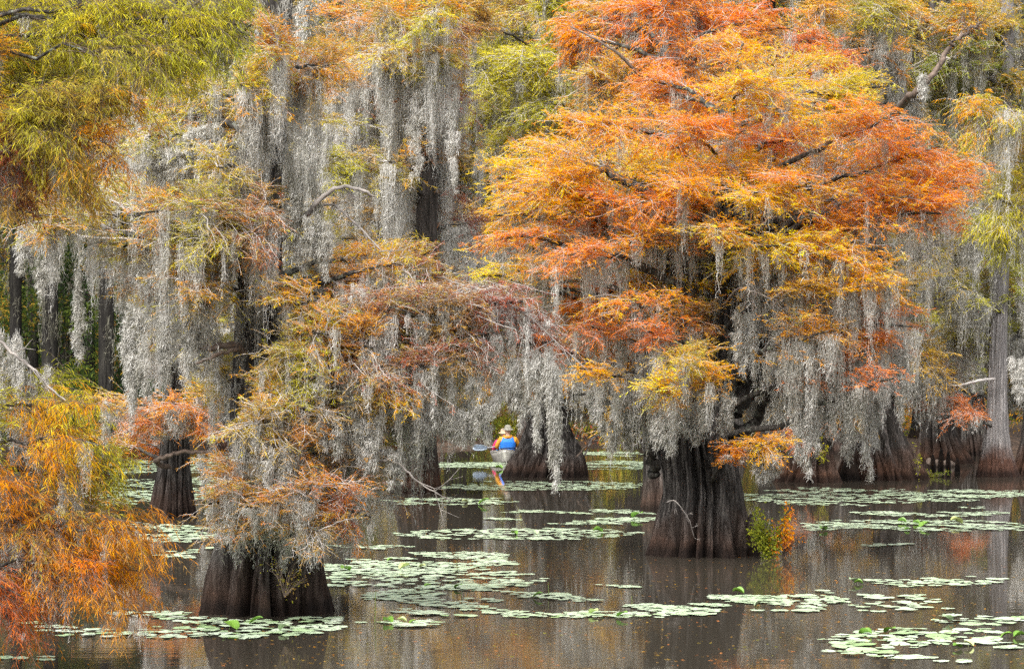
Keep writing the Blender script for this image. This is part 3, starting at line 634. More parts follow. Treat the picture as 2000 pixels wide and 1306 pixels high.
# ------------------------------------------------------------------ left foreground cypress (its trunk stands beyond the left edge)
mL = Moss(0.0044, 0.028)
D_L = 21.2
L_rows = [(-215, 1330, 260), (-214, 1250, 230), (-212, 1150, 190), (-210, 1000, 150), (-205, 700, 118), (-200, 300, 104), (-190, -100, 88), (-185, -400, 60)]
L_b = [
 (70, 40, 110, 54, 'lwlv', dict(r=.02, droop=.75, m=.4)), (190, 60, 110, 60, 'wlwo', dict(r=.02, droop=.8, m=.4)), (310, 40, 100, 56, 'lwlb', dict(r=.02, droop=.8, m=.4)), (420, 50, 90, 56, 'llwl', dict(r=.02, droop=.85, m=.3)), (470, 70, 40, 56, 'llgl', dict(r=.02, droop=.9, m=.3)),
 (260, 110, 110, 44, 'wlvb', dict(r=.02, droop=.8, m=.6)), (360, 100, 80, 44, 'wlbw', dict(r=.02, droop=.8, m=.6)), (120, 150, 110, 60, 'wlvo', dict(r=.02, droop=.75, m=.6)), (30, 140, 70, 70, 'vwlv', dict(r=.02, droop=.7, m=.5)),
 (60, 240, 90, 66, 'bvwu', dict(r=.02, droop=.7, m=.6)), (160, 240, 80, 60, 'obvu', dict(r=.02, droop=.7, m=.6)), (120, 330, 80, 54, 'buob', dict(r=.02, droop=.8, m=.7)), (40, 320, 60, 66, 'ubdD', dict(r=.02, droop=.8, m=.5)), (200, 290, 50, 40, 'obw', dict(r=.02, droop=.7, m=.6)), (30, 390, 44, 30, 'dub', dict(r=.02, droop=.7, m=.4)),
 (-60, 120, 110, 90, 'lwov', dict(r=.02)), (-80, 300, 90, 90, 'bou', dict(r=.02)), (230, 180, 70, 40, 'ovwb', dict(r=.02, droop=.7, m=.5)),
 (110, 760, 84, 40, 'lwll', dict(r=.02, droop=.85, m=.4)), (160, 800, 70, 50, 'llwo', dict(r=.02, droop=.9, m=.5)), (60, 750, 50, 30, 'owlb', dict(r=.02, droop=.8, m=.8)), (160, 870, 76, 44, 'woob', dict(r=.02, droop=.8, m=.5)), (240, 910, 60, 50, 'lwll', dict(r=.02, droop=.9, m=.4)), (190, 930, 66, 36, 'oYwb', dict(r=.02, droop=.7, m=.4)),
 (40, 950, 54, 44, 'obDu', dict(r=.02, droop=.6, m=.4)), (70, 1010, 60, 40, 'obub', dict(r=.02, droop=.6, m=.5)), (170, 1030, 80, 44, 'obwv', dict(r=.02, droop=.7, m=.4)), (250, 1020, 64, 44, 'wobl', dict(r=.02, droop=.8, m=.3)), (290, 1040, 50, 40, 'lwob', dict(r=.02, droop=.8, m=.2)),
 (200, 1090, 90, 54, 'oobo', dict(r=.02, droop=.8, m=.3)), (250, 1130, 56, 60, 'oobw', dict(r=.02, droop=.9, m=.2)), (130, 1110, 80, 50, 'obrb', dict(r=.02, droop=.7, m=.4)), (60, 1100, 80, 50, 'brpo', dict(r=.02, droop=.6, m=.5)), (20, 1160, 60, 44, 'rprd', dict(r=.02, droop=.6, m=.5)), (90, 1180, 66, 40, 'rpob', dict(r=.02, droop=.7, m=.4)),
 (250, 1190, 40, 44, 'owbl', dict(r=.02, droop=.9, m=.3)), (30, 1220, 40, 30, 'prd', dict(r=.02, droop=.6, m=.6)), (-60, 1080, 90, 80, 'rob', dict(r=.02)), (-60, 850, 80, 60, 'lwo', dict(r=.02)), (110, 1060, 90, 40, 'bo', dict(r=.02, droop=.5, m=.3, cover=.7, dz=.5)),
]
L_b = [(b[0], b[1], b[2], b[3], b[4].replace('b', 'o').replace('w', 'u') + ('r' if b[1] > 1000 else '') if b[1] > 930 else b[4], *([dict(b[5], cover=.72, m=b[5].get('m', .4) + .3)] if b[1] > 930 and len(b) > 5 else b[5:])) for b in L_b]
tree('cypress_tree', 'nearest cypress, its drooping lime, orange and red sprays filling the left edge of view', L_rows, D_L, L_b, M_BARK_MID, seed=9, depth=.7, moss=mL,
     moss_label='wisps of grey moss among the lime and orange sprays at the left edge', flutes=14, mossL=.35, att_drop=.05, lL=.075, lW=.0056, cover=1.35, mosscount=1.3, twig=M_TWIG_DARK, twig_r=.75)
for row in [
 (20, 640, 960, 60, D_L + .3, 'dark dense moss curtain at the extreme left edge below the pale limb'),
 (70, 720, 960, 60, D_L + .4, 'moss curtain beside the extreme left one, under the lime green spray'),
 (135, 880, 1110, 40, D_L - .3, 'bent grey moss pendant hanging among the orange sprays at lower left'),
 (105, 860, 1000, 34, D_L + .2, 'shorter moss pendant just left of the bent one among the orange sprays'),
 (20, 930, 1060, 40, D_L + .1, 'grey moss pendant low on the left edge over dark orange leaves'),
 (200, 770, 900, 12, D_L, 'thin moss thread through the lime green spray at lower left'),
]:
    drape(*row[:6], 0.0042, 0.027)
branch('pale_limb', 'bare pale limb sloping down from the left edge into the lime green spray', [P(-170, 560, D_L), P(-40, 610, D_L), P(10, 680, D_L), P(60, 715, D_L - .2), P(100, 760, D_L - .3), P(150, 800, D_L - .4)], .02, .005, M_TWIG_MID, twigs=5, seed=2)
branch('arched_branch', 'thin arched pale branch carrying moss fringes at left, above the dark far woods', [P(505, 470, D_A), P(330, 470, D_A + .2), P(165, 466, D_A + .3), P(120, 440, D_A + .3), P(75, 428, D_A + .3), P(35, 450, D_A + .3)], .018, .005, M_TWIG, twigs=4, seed=3)
branch('broken_limb', 'short broken dark limb stub left of the left trunk, below its mid-height moss', [P(500, 690, D_A), P(440, 672, D_A - .4), P(385, 680, D_A - .5)], .05, .025, M_TWIG_DARK, seed=4)
branch('broken_limb', 'thin broken limb forking under the stub left of the left trunk', [P(470, 680, D_A - .3), P(420, 692, D_A - .6), P(382, 712, D_A - .7)], .028, .012, M_TWIG_DARK, seed=5)
branch('curved_limb', 'thick curved grey limb bare at its end, right of the left trunk', [P(520, 470, D_A), P(600, 420, D_A - .2), P(640, 375, D_A - .3), P(680, 362, D_A - .3), P(735, 385, D_A - .3)], .033, .016, M_TWIG_MID, twigs=2, seed=6)
branch('bare_branch', 'bare forked branch sloping down to the right below the curved grey limb', [P(520, 500, D_A), P(640, 385, D_A - .1), P(700, 440, D_A - .3), P(745, 490, D_A - .4)], .018, .008, M_TWIG_MID, twigs=6, seed=7)
branch('white_branch', 'long pale limb bearing rust-red sprays over the canoe channel', [P(530, 560, D_A), P(760, 540, D_A + .3), P(860, 540, D_A + .1), P(960, 575, D_A - .7), P(1040, 620, D_A - .8), P(1105, 690, D_A - .8)], .017, .004, M_TWIG_MID, twigs=16, seed=8)
branch('dead_branch', 'mossy dead branch end dipping to the water before the second dark trunk', [P(540, 880, D_A), P(680, 900, D_A - .5), P(770, 895, D_A - .7), P(815, 940, D_A - .7), P(862, 968, D_A - .7)], .02, .006, M_TWIG_MID, twigs=7, seed=9)
# moss swag between two pendants
def swag(label, pts, rw, ds, L, n, w=.05, tone=.1):
    m = Moss(rw, ds, .9); pts = np.array(pts); k = len(pts); tq = np.linspace(0, k - 1, n)
    f = np.stack([np.interp(tq, np.arange(k), pts[:, i]) for i in range(3)], 1)
    for p in f: m.cl(p + rng.normal(size=3) * .02, w, L * rng.uniform(.4, 1.3), 1.0, tone)
    o = link('spanish_moss', m.build().mesh('spanish_moss', M_MOSS, pts[0], color=True), None, pts[0])
    tag(o, label, 'moss', 'grey spanish moss drapes')
swag('curved moss swag slung from the rust-red limb tip back toward the second dark trunk', [P(1010, 700, D_A - .6), P(985, 745, D_A - .6), P(950, 790, D_A - .55), P(905, 808, D_A - .5), P(860, 800, D_A - .5), P(800, 780, D_A - .5)], .005, .03, .30, 60)
swag('curved moss swag looping up to the outermost drape of the orange cypress', [P(1770, 660, D_B - .6), P(1762, 720, D_B - .6), P(1735, 752, D_B - .6), P(1700, 755, D_B - .6), P(1640, 740, D_B - .6)], .0066, .04, .3, 40)
branch('dead_twigs', 'fan of bare white dead twigs hung with moss in the orange cypress', [P(1410, 600, D_B), P(1440, 560, D_B - .9), P(1480, 570, D_B - 1), P(1530, 600, D_B - 1), P(1570, 650, D_B - 1)], .016, .005, M_TWIG, twigs=26, seed=12)
branch('pale_branch', 'drooping pale branch with sparse red leaves ending at the right moss swag', [P(1430, 790, D_B), P(1520, 745, D_B - .5), P(1590, 715, D_B - .6), P(1680, 740, D_B - .6), P(1715, 760, D_B - .6)], .024, .006, M_TWIG, twigs=10, seed=13)
branch('fallen_twig', 'pale forked dead twig leaning on the front of the right fluted base', [P(1302, 980, D_B - 1.3), P(1318, 975, D_B - 1.35), P(1345, 1010, D_B - 1.4), P(1356, 1050, D_B - 1.25)], .007, .004, M_TWIG_MID, twigs=5, seed=14)
branch('mossy_branch', 'low dark branch crossing behind moss left of the right fluted base', [P(1290, 840, D_B + .2), P(1230, 800, D_B + .4), P(1180, 780, D_B + .5), P(1120, 770, D_B + .6)], .07, .02, M_LIMB, twigs=6, seed=15)

# ------------------------------------------------------------------ middle-distance cypresses
mF = Moss(.0095, .055, zf=1.25)
tree('cypress_tree', 'dark grey fluted cypress just left of the canoe, pale moss across its crown', [(815, 975, 112), (815, 962, 108), (816, 935, 96), (818, 900, 84), (820, 850, 70), (822, 780, 58), (828, 600, 48), (836, 350, 40), (845, 100, 34), (850, -150, 26)],
 52.3, [
 (700, 40, 100, 40, 'vuob', dict(m=.9)), (848, 20, 70, 36, 'vwou', dict(m=.6, dz=-2.2)), (842, 110, 60, 30, 'wvuo', dict(m=1.2, dz=-2.)), (780, 30, 90, 36, 'ovub', dict(m=.8)), (860, 40, 70, 44, 'dubd', dict(m=.8)), (770, 100, 100, 34, 'vowu', dict(m=1.5)), (680, 110, 80, 34, 'ovb', dict(m=1.5)), (900, 110, 40, 36, 'du', dict(m=1.2)), (840, 130, 70, 30, 'vod', dict(m=1.6)),
 (720, 230, 90, 50, 'dupv', dict(m=1.4, cover=.5)), (800, 260, 90, 50, 'dpu', dict(m=1.4, cover=.5)), (880, 250, 60, 50, 'dub', dict(m=1.4, cover=.5)), (660, 240, 60, 50, 'wvwu', dict(m=1.2)), (650, 310, 50, 40, 'wlw', dict(m=1.2)), (770, 320, 80, 40, 'obvu', dict(m=1.3, cover=.6)),
 (840, 380, 90, 40, 'dDu', dict(m=1.8, cover=.6)), (750, 390, 90, 44, 'dub', dict(m=1.8, cover=.5)), (680, 400, 70, 44, 'vub', dict(m=1.7, cover=.4)), (900, 440, 50, 40, 'db', dict(m=1.8, cover=.4)), (620, 460, 70, 36, 'vu', dict(m=1.8, cover=.4)),
 (700, 170, 110, 40, 'up', dict(m=2.0, cover=.3)), (820, 180, 110, 40, 'ud', dict(m=2.0, cover=.3)), (600, 120, 70, 50, 'uv', dict(m=1.8, cover=.4)), (860, 320, 70, 40, 'pu', dict(m=2.0, cover=.3)), (780, 460, 120, 40, 'bu', dict(m=2.0, cover=.3)),
 (720, 520, 110, 50, 'bu', dict(m=2.0, cover=.3)), (830, 560, 110, 50, 'bvu', dict(m=2, cover=.35)), (760, 640, 110, 50, 'bvu', dict(m=2, cover=.4)), (860, 700, 90, 50, 'oYb', dict(m=1.6, cover=.6)), (780, 740, 100, 40, 'vb', dict(m=2, cover=.35)), (920, 650, 60, 60, 'oYb', dict(m=1.4, cover=.6)),
 ], M_BARK_MID, seed=21, depth=2.0, moss=mF, moss_label='pale grey moss curtains of the cypress just left of the canoe', flutes=20, mossL=1.15, lL=.09, lW=.016, cover=1.9, mosscount=2.4, twig_r=1.2, na=220, nz=100, mtone=.25)
for row in [
 (762, 130, 325, 13, 50.5, 'thin straight moss pendant high up, left of the two longer ones'),
 (810, 170, 375, 26, 50.5, 'long moss pendant high up, widest in its middle, between two thinner ones'),
 (886, 165, 365, 24, 50.5, 'long moss pendant ending in a point, high up beside the yellow crown'),
 (860, 40, 115, 10, 50.5, 'short thin moss pendant near the top edge above the pointed one'),
]:
    drape(*row[:6], .0085, .05, .25)
mC = Moss(.011, .065, zf=1.0)
tree('cypress_tree', 'cypress with a wide low reddish-brown buttress hiding half of the canoe', [(1063, 945, 178), (1063, 930, 172), (1067, 910, 160), (1071, 890, 146), (1075, 870, 126), (1072, 850, 104), (1071, 825, 82), (1072, 780, 66), (1074, 600, 52), (1070, 300, 42), (1066, 50, 32), (1066, -120, 20)],
 60.4, [(1066, 10, 80, 36, 'wvlw', dict(m=.3, dz=-2.2)), (1050, 110, 90, 40, 'wlwv', dict(m=.3, dz=-2.4)), (1080, 200, 80, 36, 'wvlw', dict(m=.4, dz=-2.2)), (1075, 290, 80, 34, 'vwbo', dict(m=.7, dz=-2.)),
 (990, 60, 110, 44, 'wvlw', dict(m=.2)), (1090, 90, 110, 44, 'wwlv', dict(m=.2)), (960, 140, 70, 44, 'wlwv', dict(m=.2)), (1060, 170, 110, 44, 'wwlv', dict(m=.2)), (1170, 110, 90, 40, 'wvwb', dict(m=.2)), (1010, 210, 90, 40, 'wvlv', dict(m=.3)), (1120, 230, 100, 40, 'wvbv', dict(m=.4)),
 (930, 40, 50, 36, 'ubv', dict(m=.3)), (1180, 200, 60, 40, 'wbo', dict(m=.4)), (960, 230, 60, 40, 'vwb', dict(m=.9)), (1190, 40, 70, 40, 'wvo'), (1030, 20, 90, 30, 'vwu'), (1000, 300, 80, 40, 'vbu', dict(m=1.4, cover=.5)), (1060, 380, 100, 50, 'bu', dict(m=1.8, cover=.3)), (980, 430, 80, 50, 'bu', dict(m=1.8, cover=.3)),
 (1040, 480, 100, 50, 'bo', dict(m=1.8, cover=.4)), (1100, 560, 100, 50, 'ob', dict(m=1.8, cover=.4)), (980, 560, 90, 50, 'boY', dict(m=1.6, cover=.5)), (1050, 650, 90, 50, 'obu', dict(m=1.8, cover=.5)), (960, 700, 60, 60, 'oYob', dict(m=1.2, cover=.7)), (1110, 720, 90, 40, 'bou', dict(m=1.8, cover=.4)), (1150, 780, 60, 30, 'vb', dict(m=1.7, cover=.4)), (1030, 770, 80, 30, 'vb', dict(m=1.8, cover=.3)),
 ], M_BARK, seed=22, depth=2.2, moss=mC, moss_label='grey moss hanging over the wide reddish buttress beside the canoe', flutes=23, amp=.46, flute_top=.5, mossL=1.2, lL=.11, lW=.019, cover=2.2, mosscount=1.3, twig_r=1.2, na=260, nz=110)
mE = Moss(.0085, .05, zf=1.25)
tree('cypress_tree', 'small dark cypress stump-like trunk at left, with pinkish orange sprays on top', [(334, 1018, 108), (334, 1008, 104), (335, 985, 92), (336, 950, 78), (338, 910, 66), (340, 870, 60), (342, 820, 54), (342, 760, 44), (345, 600, 36), (350, 300, 30), (352, 0, 20)],
 43.9, [(340, 790, 60, 22, 'pobv', dict(m=1.4)), (310, 830, 50, 22, 'pbv', dict(m=1.0, dz=-1.2)), (385, 770, 50, 22, 'obv', dict(m=1.2)), (250, 830, 50, 24, 'opb', dict(m=1.3)), (380, 820, 44, 24, 'pob', dict(m=1.4)), (220, 780, 40, 20, 'pbv', dict(m=1.0)), (290, 860, 60, 24, 'pob', dict(m=1.2)), (230, 870, 50, 24, 'ob', dict(m=1.0)),
 (300, 620, 80, 40, 'uvb', dict(m=1.7, cover=.4)), (420, 640, 80, 40, 'uvb', dict(m=1.8, cover=.4)), (360, 520, 90, 50, 'vub', dict(m=1.8, cover=.4)), (270, 470, 80, 50, 'vub', dict(m=1.6, cover=.4)), (430, 560, 80, 40, 'uv', dict(m=1.8, cover=.4)), (300, 320, 100, 50, 'vub', dict(m=1.9, cover=.4)), (400, 280, 100, 50, 'uvb', dict(m=2., cover=.4)), (320, 180, 110, 50, 'vuo', dict(m=1.9, cover=.4)), (430, 170, 100, 50, 'vu', dict(m=2., cover=.4)), (580, 240, 100, 60, 'uvb', dict(m=2, cover=.4)), (250, 250, 80, 50, 'vub', dict(m=1.6, cover=.4)), (440, 380, 80, 50, 'uv', dict(m=2, cover=.4))],
 M_BARK, seed=23, depth=1.8, moss=mE, moss_label='grey moss behind the left cypress, hanging from the small dark-trunked one', flutes=19, mossL=1.0, lL=.085, lW=.015, cover=2.0, mosscount=2.4, twig_r=1.2, na=220, nz=100, mtone=.25)
branch('bare_limb', 'thick bare grey limb curving out right of the small dark trunk at left', [P(336, 915, 43.2), P(300, 900, 42.8), P(330, 888, 42.6), P(375, 880, 42.6), P(425, 882, 42.6)], .05, .03, M_TWIG_DARK, twigs=3, seed=16)
drape(397, 884, 975, 22, 42.6, 'moss pendant hanging off the bare limb right of the small dark trunk', .008, .045)
tree('cypress_tree', 'slim reddish fluted trunk half hidden behind the right fluted base', [(1285, 1008, 76), (1285, 1000, 72), (1284, 970, 62), (1282, 930, 52), (1280, 880, 44), (1275, 800, 36), (1270, 600, 28), (1265, 400, 16)],
 45.1, [(1230, 620, 80, 40, 'bu', dict(m=1.5)), (1300, 520, 90, 40, 'bo', dict(m=1.5)), (1230, 740, 60, 30, 'ub', dict(m=1.5)), (1200, 820, 40, 20, 'b', dict(m=1.5, cover=.4))], M_BARK, seed=24, moss=Moss(.009, .05), moss_label='dim grey moss on the slim trunk behind the right base', flutes=10, lL=.12, lW=.022, mossL=1.0, na=90, nz=70)
mH = Moss(.0105, .06)
tree('cypress_tree', 'tall red-orange crowned cypress rising behind the top of the broad orange one', [(1340, 990, 150), (1340, 983, 146), (1340, 930, 110), (1338, 850, 84), (1330, 600, 60), (1318, 300, 44), (1306, 100, 34), (1300, -60, 26), (1300, -200, 16)],
 48.1, [(1300, 20, 70, 34, 'rorp', dict(m=.2, dz=-1.9)), (1140, 40, 70, 36, 'rpob', dict(droop=.6)), (1200, 20, 80, 30, 'rop', dict(droop=.6)), (1270, 50, 90, 40, 'orp', dict(droop=.6)), (1360, 20, 100, 34, 'rpor', dict(droop=.6)), (1400, 80, 100, 40, 'prbo', dict(droop=.6)), (1460, 40, 80, 40, 'rpr', dict(droop=.6)), (1170, 90, 70, 34, 'bor', dict(droop=.6)), (1250, 120, 90, 36, 'obwb', dict(droop=.7)),
 (1330, 120, 90, 36, 'bopo', dict(droop=.6)), (1560, 100, 50, 34, 'rp', dict(droop=.6)), (1600, 75, 40, 24, 'rpo', dict(droop=.6)), (1640, 110, 36, 30, 'rp', dict(droop=.6)), (1520, 60, 60, 30, 'rbo', dict(m=1.)), (1600, 140, 50, 34, 'rpo', dict(m=.5)), (1200, 160, 90, 40, 'wbo', dict(m=.7)), (1290, 200, 90, 40, 'obw', dict(m=1.)), (1440, 150, 90, 40, 'ob', dict(m=1.2)), (1110, 70, 30, 24, 'ro', dict(droop=.7)),
 (1200, 380, 100, 50, 'bou', dict(m=1.6, cover=.5)), (1380, 420, 110, 50, 'bu', dict(m=1.8, cover=.4)), (1530, 420, 110, 50, 'bu', dict(m=1.8, cover=.4)), (1250, 540, 100, 50, 'bu', dict(m=1.8, cover=.4)), (1480, 560, 100, 50, 'bu', dict(m=2, cover=.3)), (1580, 660, 90, 50, 'bu', dict(m=2, cover=.3)), (1160, 660, 90, 50, 'bu', dict(m=1.8, cover=.4)), (1360, 680, 90, 50, 'bu', dict(m=1.8, cover=.3))],
 M_BARK_MID, seed=25, depth=1.8, moss=mH, moss_label='grey moss in the shade behind the broad orange crown', flutes=12, mossL=1.1, lL=.10, lW=.017, cover=2.2, mosscount=1.2, twig_r=1.3, na=100, nz=70)
branch('dark_branch', 'dark bare branch slanting down right across the red-orange top crown', [P(1110, 50, 46.5), P(1160, 75, 46.4), P(1210, 105, 46.4), P(1265, 165, 46.8), P(1330, 230, 48)], .014, .04, M_TWIG_DARK, twigs=5, seed=17)
# pale trunk at the right, and its neighbours
mD = Moss(.011, .065, zf=0.9)
tree('cypress_tree', 'pale silver-grey cypress trunk flaring into the water near the right edge', [(1948, 940, 92), (1948, 930, 88), (1947, 910, 76), (1946, 880, 60), (1946, 840, 48), (1947, 780, 40), (1950, 650, 35), (1956, 500, 32), (1962, 300, 30), (1966, 100, 27), (1970, -100, 22), (1970, -250, 12)],
 60.4, [(1900, 40, 90, 44, 'bvou', dict(m=.5)), (1800, 40, 80, 34, 'obv', dict(m=.8)), (1880, 120, 90, 50, 'vgvb', dict(m=.3)), (1960, 150, 70, 50, 'vgb', dict(m=.4)), (1820, 120, 60, 40, 'vwb', dict(m=.7)), (1970, 50, 70, 44, 'vbv'), (1900, 200, 70, 30, 'vgv', dict(m=.9)), (1730, 30, 70, 30, 'boY', dict(m=1.4)), (1850, 180, 70, 30, 'vg', dict(m=1)),
 (1940, 545, 60, 24, 'ovb', dict(m=1.)), (1890, 600, 60, 20, 'vgv', dict(m=1.2)), (1980, 560, 40, 30, 'lg', dict(m=.7)), (1900, 640, 60, 24, 'vb', dict(m=1.5)), (1870, 560, 60, 30, 'vb', dict(m=1.7, cover=.5)), (1840, 780, 50, 20, 'pr', dict(m=1.2)), (1880, 800, 36, 16, 'po', dict(m=.8)), (1820, 740, 60, 26, 'pb', dict(m=1.6, cover=.6)),
 (1880, 300, 80, 40, 'vb', dict(m=1.7, cover=.4)), (1900, 420, 80, 50, 'vb', dict(m=1.8, cover=.4)), (1850, 480, 70, 50, 'vb', dict(m=2, cover=.3)), (1990, 650, 50, 50, 'v', dict(m=1.8, cover=.2))],
 M_BARK_PALE, seed=26, depth=1.6, moss=mD, moss_label='grey moss over the pale silver trunk and around its limbs', flutes=18, amp=.3, mossL=1.1, lL=.11, lW=.019, cover=2.1, mosscount=1.4, twig_r=1.4, trunk_moss=0, na=130, nz=90)
drape(1985, 690, 800, 40, 58.6, 'pale moss drape at the right edge beside the silver trunk', .0105, .06, .3)
branch('bare_pale_branch', 'bare pale branch reaching left from the silver trunk', [P(1946, 740, 60), P(1900, 745, 59.6), P(1870, 755, 59.4), P(1830, 745, 59.2)], .04, .012, M_TWIG, twigs=6, seed=18)
branch('broken_snag', 'dark crooked dead branch slanting up right above the orange crown', [P(1740, 230, 50), P(1780, 185, 48), P(1830, 140, 48), P(1860, 85, 48), P(1890, 60, 48), P(1918, 42, 48)], .085, .025, M_TWIG_DARK, twigs=6, seed=19)
drape(1798, 140, 200, 14, 47.9, 'moss tuft hung on the crooked dead branch above the orange crown', .0095, .055)
mR = Moss(.0085, .05)
tree('cypress_tree', 'olive-gold crowned cypress drooping in at the right edge', [(2190, 1030, 150), (2190, 1016, 140), (2186, 940, 100), (2180, 800, 70), (2170, 500, 56), (2160, 200, 44), (2150, -100, 30)],
 42.7, [(1930, 225, 80, 34, 'wvov', dict(droop=.7, m=1.2)), (2000, 260, 60, 40, 'vwb', dict(droop=.7, m=1.2)), (1960, 390, 60, 50, 'wvbw', dict(droop=.8, m=1.)), (1990, 450, 60, 50, 'wvw', dict(droop=.8, m=1.)), (1930, 460, 40, 40, 'wvl', dict(droop=.8, m=1.)), (1990, 330, 50, 30, 'obv', dict(droop=.6, m=1.)), (2060, 400, 80, 60, 'lwv'), (2080, 250, 80, 60, 'wv'), (1900, 260, 40, 24, 'vwb', dict(m=1.2, droop=.7))],
 M_BARK_MID, seed=27, depth=1., moss=mR, moss_label='thin moss strings under the olive sprays at the right edge', mossL=.7, lL=.10, lW=.013, cover=1.8, na=90, nz=60)
# dark buttresses at the right, in the middle distance
for k, (rows, d, lab, bs) in enumerate([
 ([(1575, 950, 160), (1575, 940, 150), (1578, 915, 120), (1582, 880, 90), (1586, 820, 64), (1590, 600, 46), (1595, 300, 34), (1600, 0, 24), (1600, -150, 14)], 57.6, 'dark ribbed buttress behind moss, first to the right of the orange cypress',
  [(1560, 560, 100, 60, 'bu'), (1640, 660, 100, 50, 'bu'), (1540, 760, 90, 40, 'ub'), (1640, 800, 80, 36, 'pb'), (1600, 420, 110, 60, 'ub'), (1660, 250, 100, 50, 'b'), (1620, 120, 70, 44, 'ub'), (1600, 20, 80, 34, 'obv'), (1720, 100, 70, 40, 'ob'), (1560, 860, 40, 20, 'p')]),
 ([(1722, 945, 190), (1722, 935, 182), (1720, 910, 160), (1716, 880, 128), (1712, 840, 96), (1710, 780, 70), (1712, 600, 50), (1716, 300, 40), (1722, 0, 28), (1722, -150, 16)], 59.0, 'wide dark ribbed buttress right of centre behind trailing moss tips',
  [(1740, 560, 100, 60, 'ub'), (1700, 660, 100, 50, 'bu'), (1780, 700, 90, 50, 'vb'), (1700, 790, 90, 40, 'ub'), (1780, 480, 100, 50, 'vu'), (1740, 380, 100, 50, 'ub'), (1760, 200, 90, 50, 'vb'), (1700, 110, 80, 44, 'ub'), (1780, 80, 70, 44, 'bv'), (1690, 30, 70, 40, 'vb'), (1722, 20, 90, 36, 'wvb')]),
 ([(1840, 915, 130), (1840, 905, 120), (1836, 880, 96), (1830, 840, 70), (1826, 760, 48), (1824, 560, 38), (1824, 300, 30), (1824, 0, 20)], 69.0, 'dark buttress in shade left of the silver trunk',
  [(1830, 560, 70, 60, 'v'), (1860, 660, 60, 50, 'vu'), (1800, 640, 60, 50, 'vb'), (1840, 460, 70, 50, 'v'), (1830, 340, 80, 60, 'vb'), (1840, 220, 70, 60, 'vg')]),
 ([(2004, 940, 90), (2004, 930, 80), (2008, 900, 56), (2014, 860, 44), (2018, 780, 34), (2020, 500, 26), (2020, 100, 18)], 61.0, 'dark-skirted trunk cut by the right edge beyond the silver trunk',
  [(1990, 760, 50, 40, 'vb'), (1980, 620, 60, 60, 'vg'), (2010, 480, 70, 60, 'v')]),
 ([(1905, 895, 70), (1905, 888, 64), (1900, 850, 46), (1896, 780, 36), (1894, 600, 30), (1890, 300, 24), (1890, 0, 16)], 75.0, 'shadowed trunk deep between the dark buttress and the silver trunk',
  [(1890, 700, 60, 40, 'vg'), (1900, 560, 70, 60, 'v'), (1880, 420, 80, 60, 'gv'), (1900, 260, 80, 60, 'vg')]),
]):
    tree('cypress_tree', lab, rows, d, [(a, b, c, e, f, dict(m=1.8 if b > 60 else .5, cover=.45 if b > 60 else 1, dz=rng.uniform(-2, 2) if b != 20 else -2.4)) for a, b, c, e, f in bs], M_BARK_MID if k < 4 else M_BARK, seed=30 + k, depth=2., moss=Moss(.0115, .07, zf=.55 if k < 2 else 1.2), moss_label='grey moss hanging from the %s' % ['first dark buttress right of the orange cypress', 'wide dark buttress right of centre', 'shaded tree left of the silver trunk', 'trunk cut by the right edge', 'shadowed trunk left of the silver one'][k],
         flutes=22, amp=.58, mossL=1.5, lL=.11, lW=.02, cover=2.0, mosscount=1.6, twig_r=1.3, na=260, nz=100)

# ------------------------------------------------------------------ the grove behind
def proto(pal, seed, height, crown_r, zmin, nb, cover, lL, lW, mossn, mossL, trunk_w, mat, mtone=0.0, tm=26):
    d = 100.0; Yz = lambda z: HY + (H - z) * F / d
    px = lambda m: m / d * F
    rows = [(1000 + px(rng.uniform(-.2, .2) * (z > 3)), Yz(z), px(w * trunk_w)) for z, w in [(-.4, 2.1), (0, 1.9), (.6, 1.5), (1.3, 1.1), (2.4, .8), (5, .6), (height * .6, .42), (height, .12)]]
    tr = Trunk(rows, d, 0, seed, 13, .4, .2, 72, 60)
    base = np.array([tr.cx(0), d, 0])
    wood, leaf, m = Geo(), Geo(), Moss(.017, .11, .4)
    for i in range(nb):
        f = (i + .5) / nb; z = zmin + (height - zmin - 1) * f
        a = i * 2.4 + rng.uniform(-.4, .4); r = crown_r * rng.uniform(.25, .8) * (1.05 - .55 * max(0, f - .45))
        C = np.array([base[0] + math.cos(a) * r, d + math.sin(a) * r, z])
        R = np.array([1, 1, .36]) * crown_r * rng.uniform(.3, .45)
        _, _, nodes, limb = bough_geo(tr.at(z - .3 * r), C, R, pal[i % len(pal):] + pal[:i % len(pal)], cover, lL, lW, .35, seed + i, None, .12, wood, leaf, 5, 6, 1.6)
        hang(m, nodes, int(mossn * 1.5), mossL, (.07, .22), mtone); hang(m, limb[3:], mossn // 4 + 1, mossL, (.08, .2), mtone)
    for _ in range(tm):
        z = rng.uniform(5, height - 1); p = tr.at(z); a = rng.uniform(0, 6.28); m.cl(p + np.array([math.cos(a), math.sin(a), 0]) * (tr.R(z) + .05), rng.uniform(.1, .2), rng.uniform(.8, 2.6), 1.0, .1)
    return [tr.geo.mesh('trunk', mat, base, True), wood.mesh('branches', M_LIMB, base), leaf.mesh('crown', M_LEAF, base, color=True), m.build().mesh('spanish_moss', M_MOSS, base, color=True)]
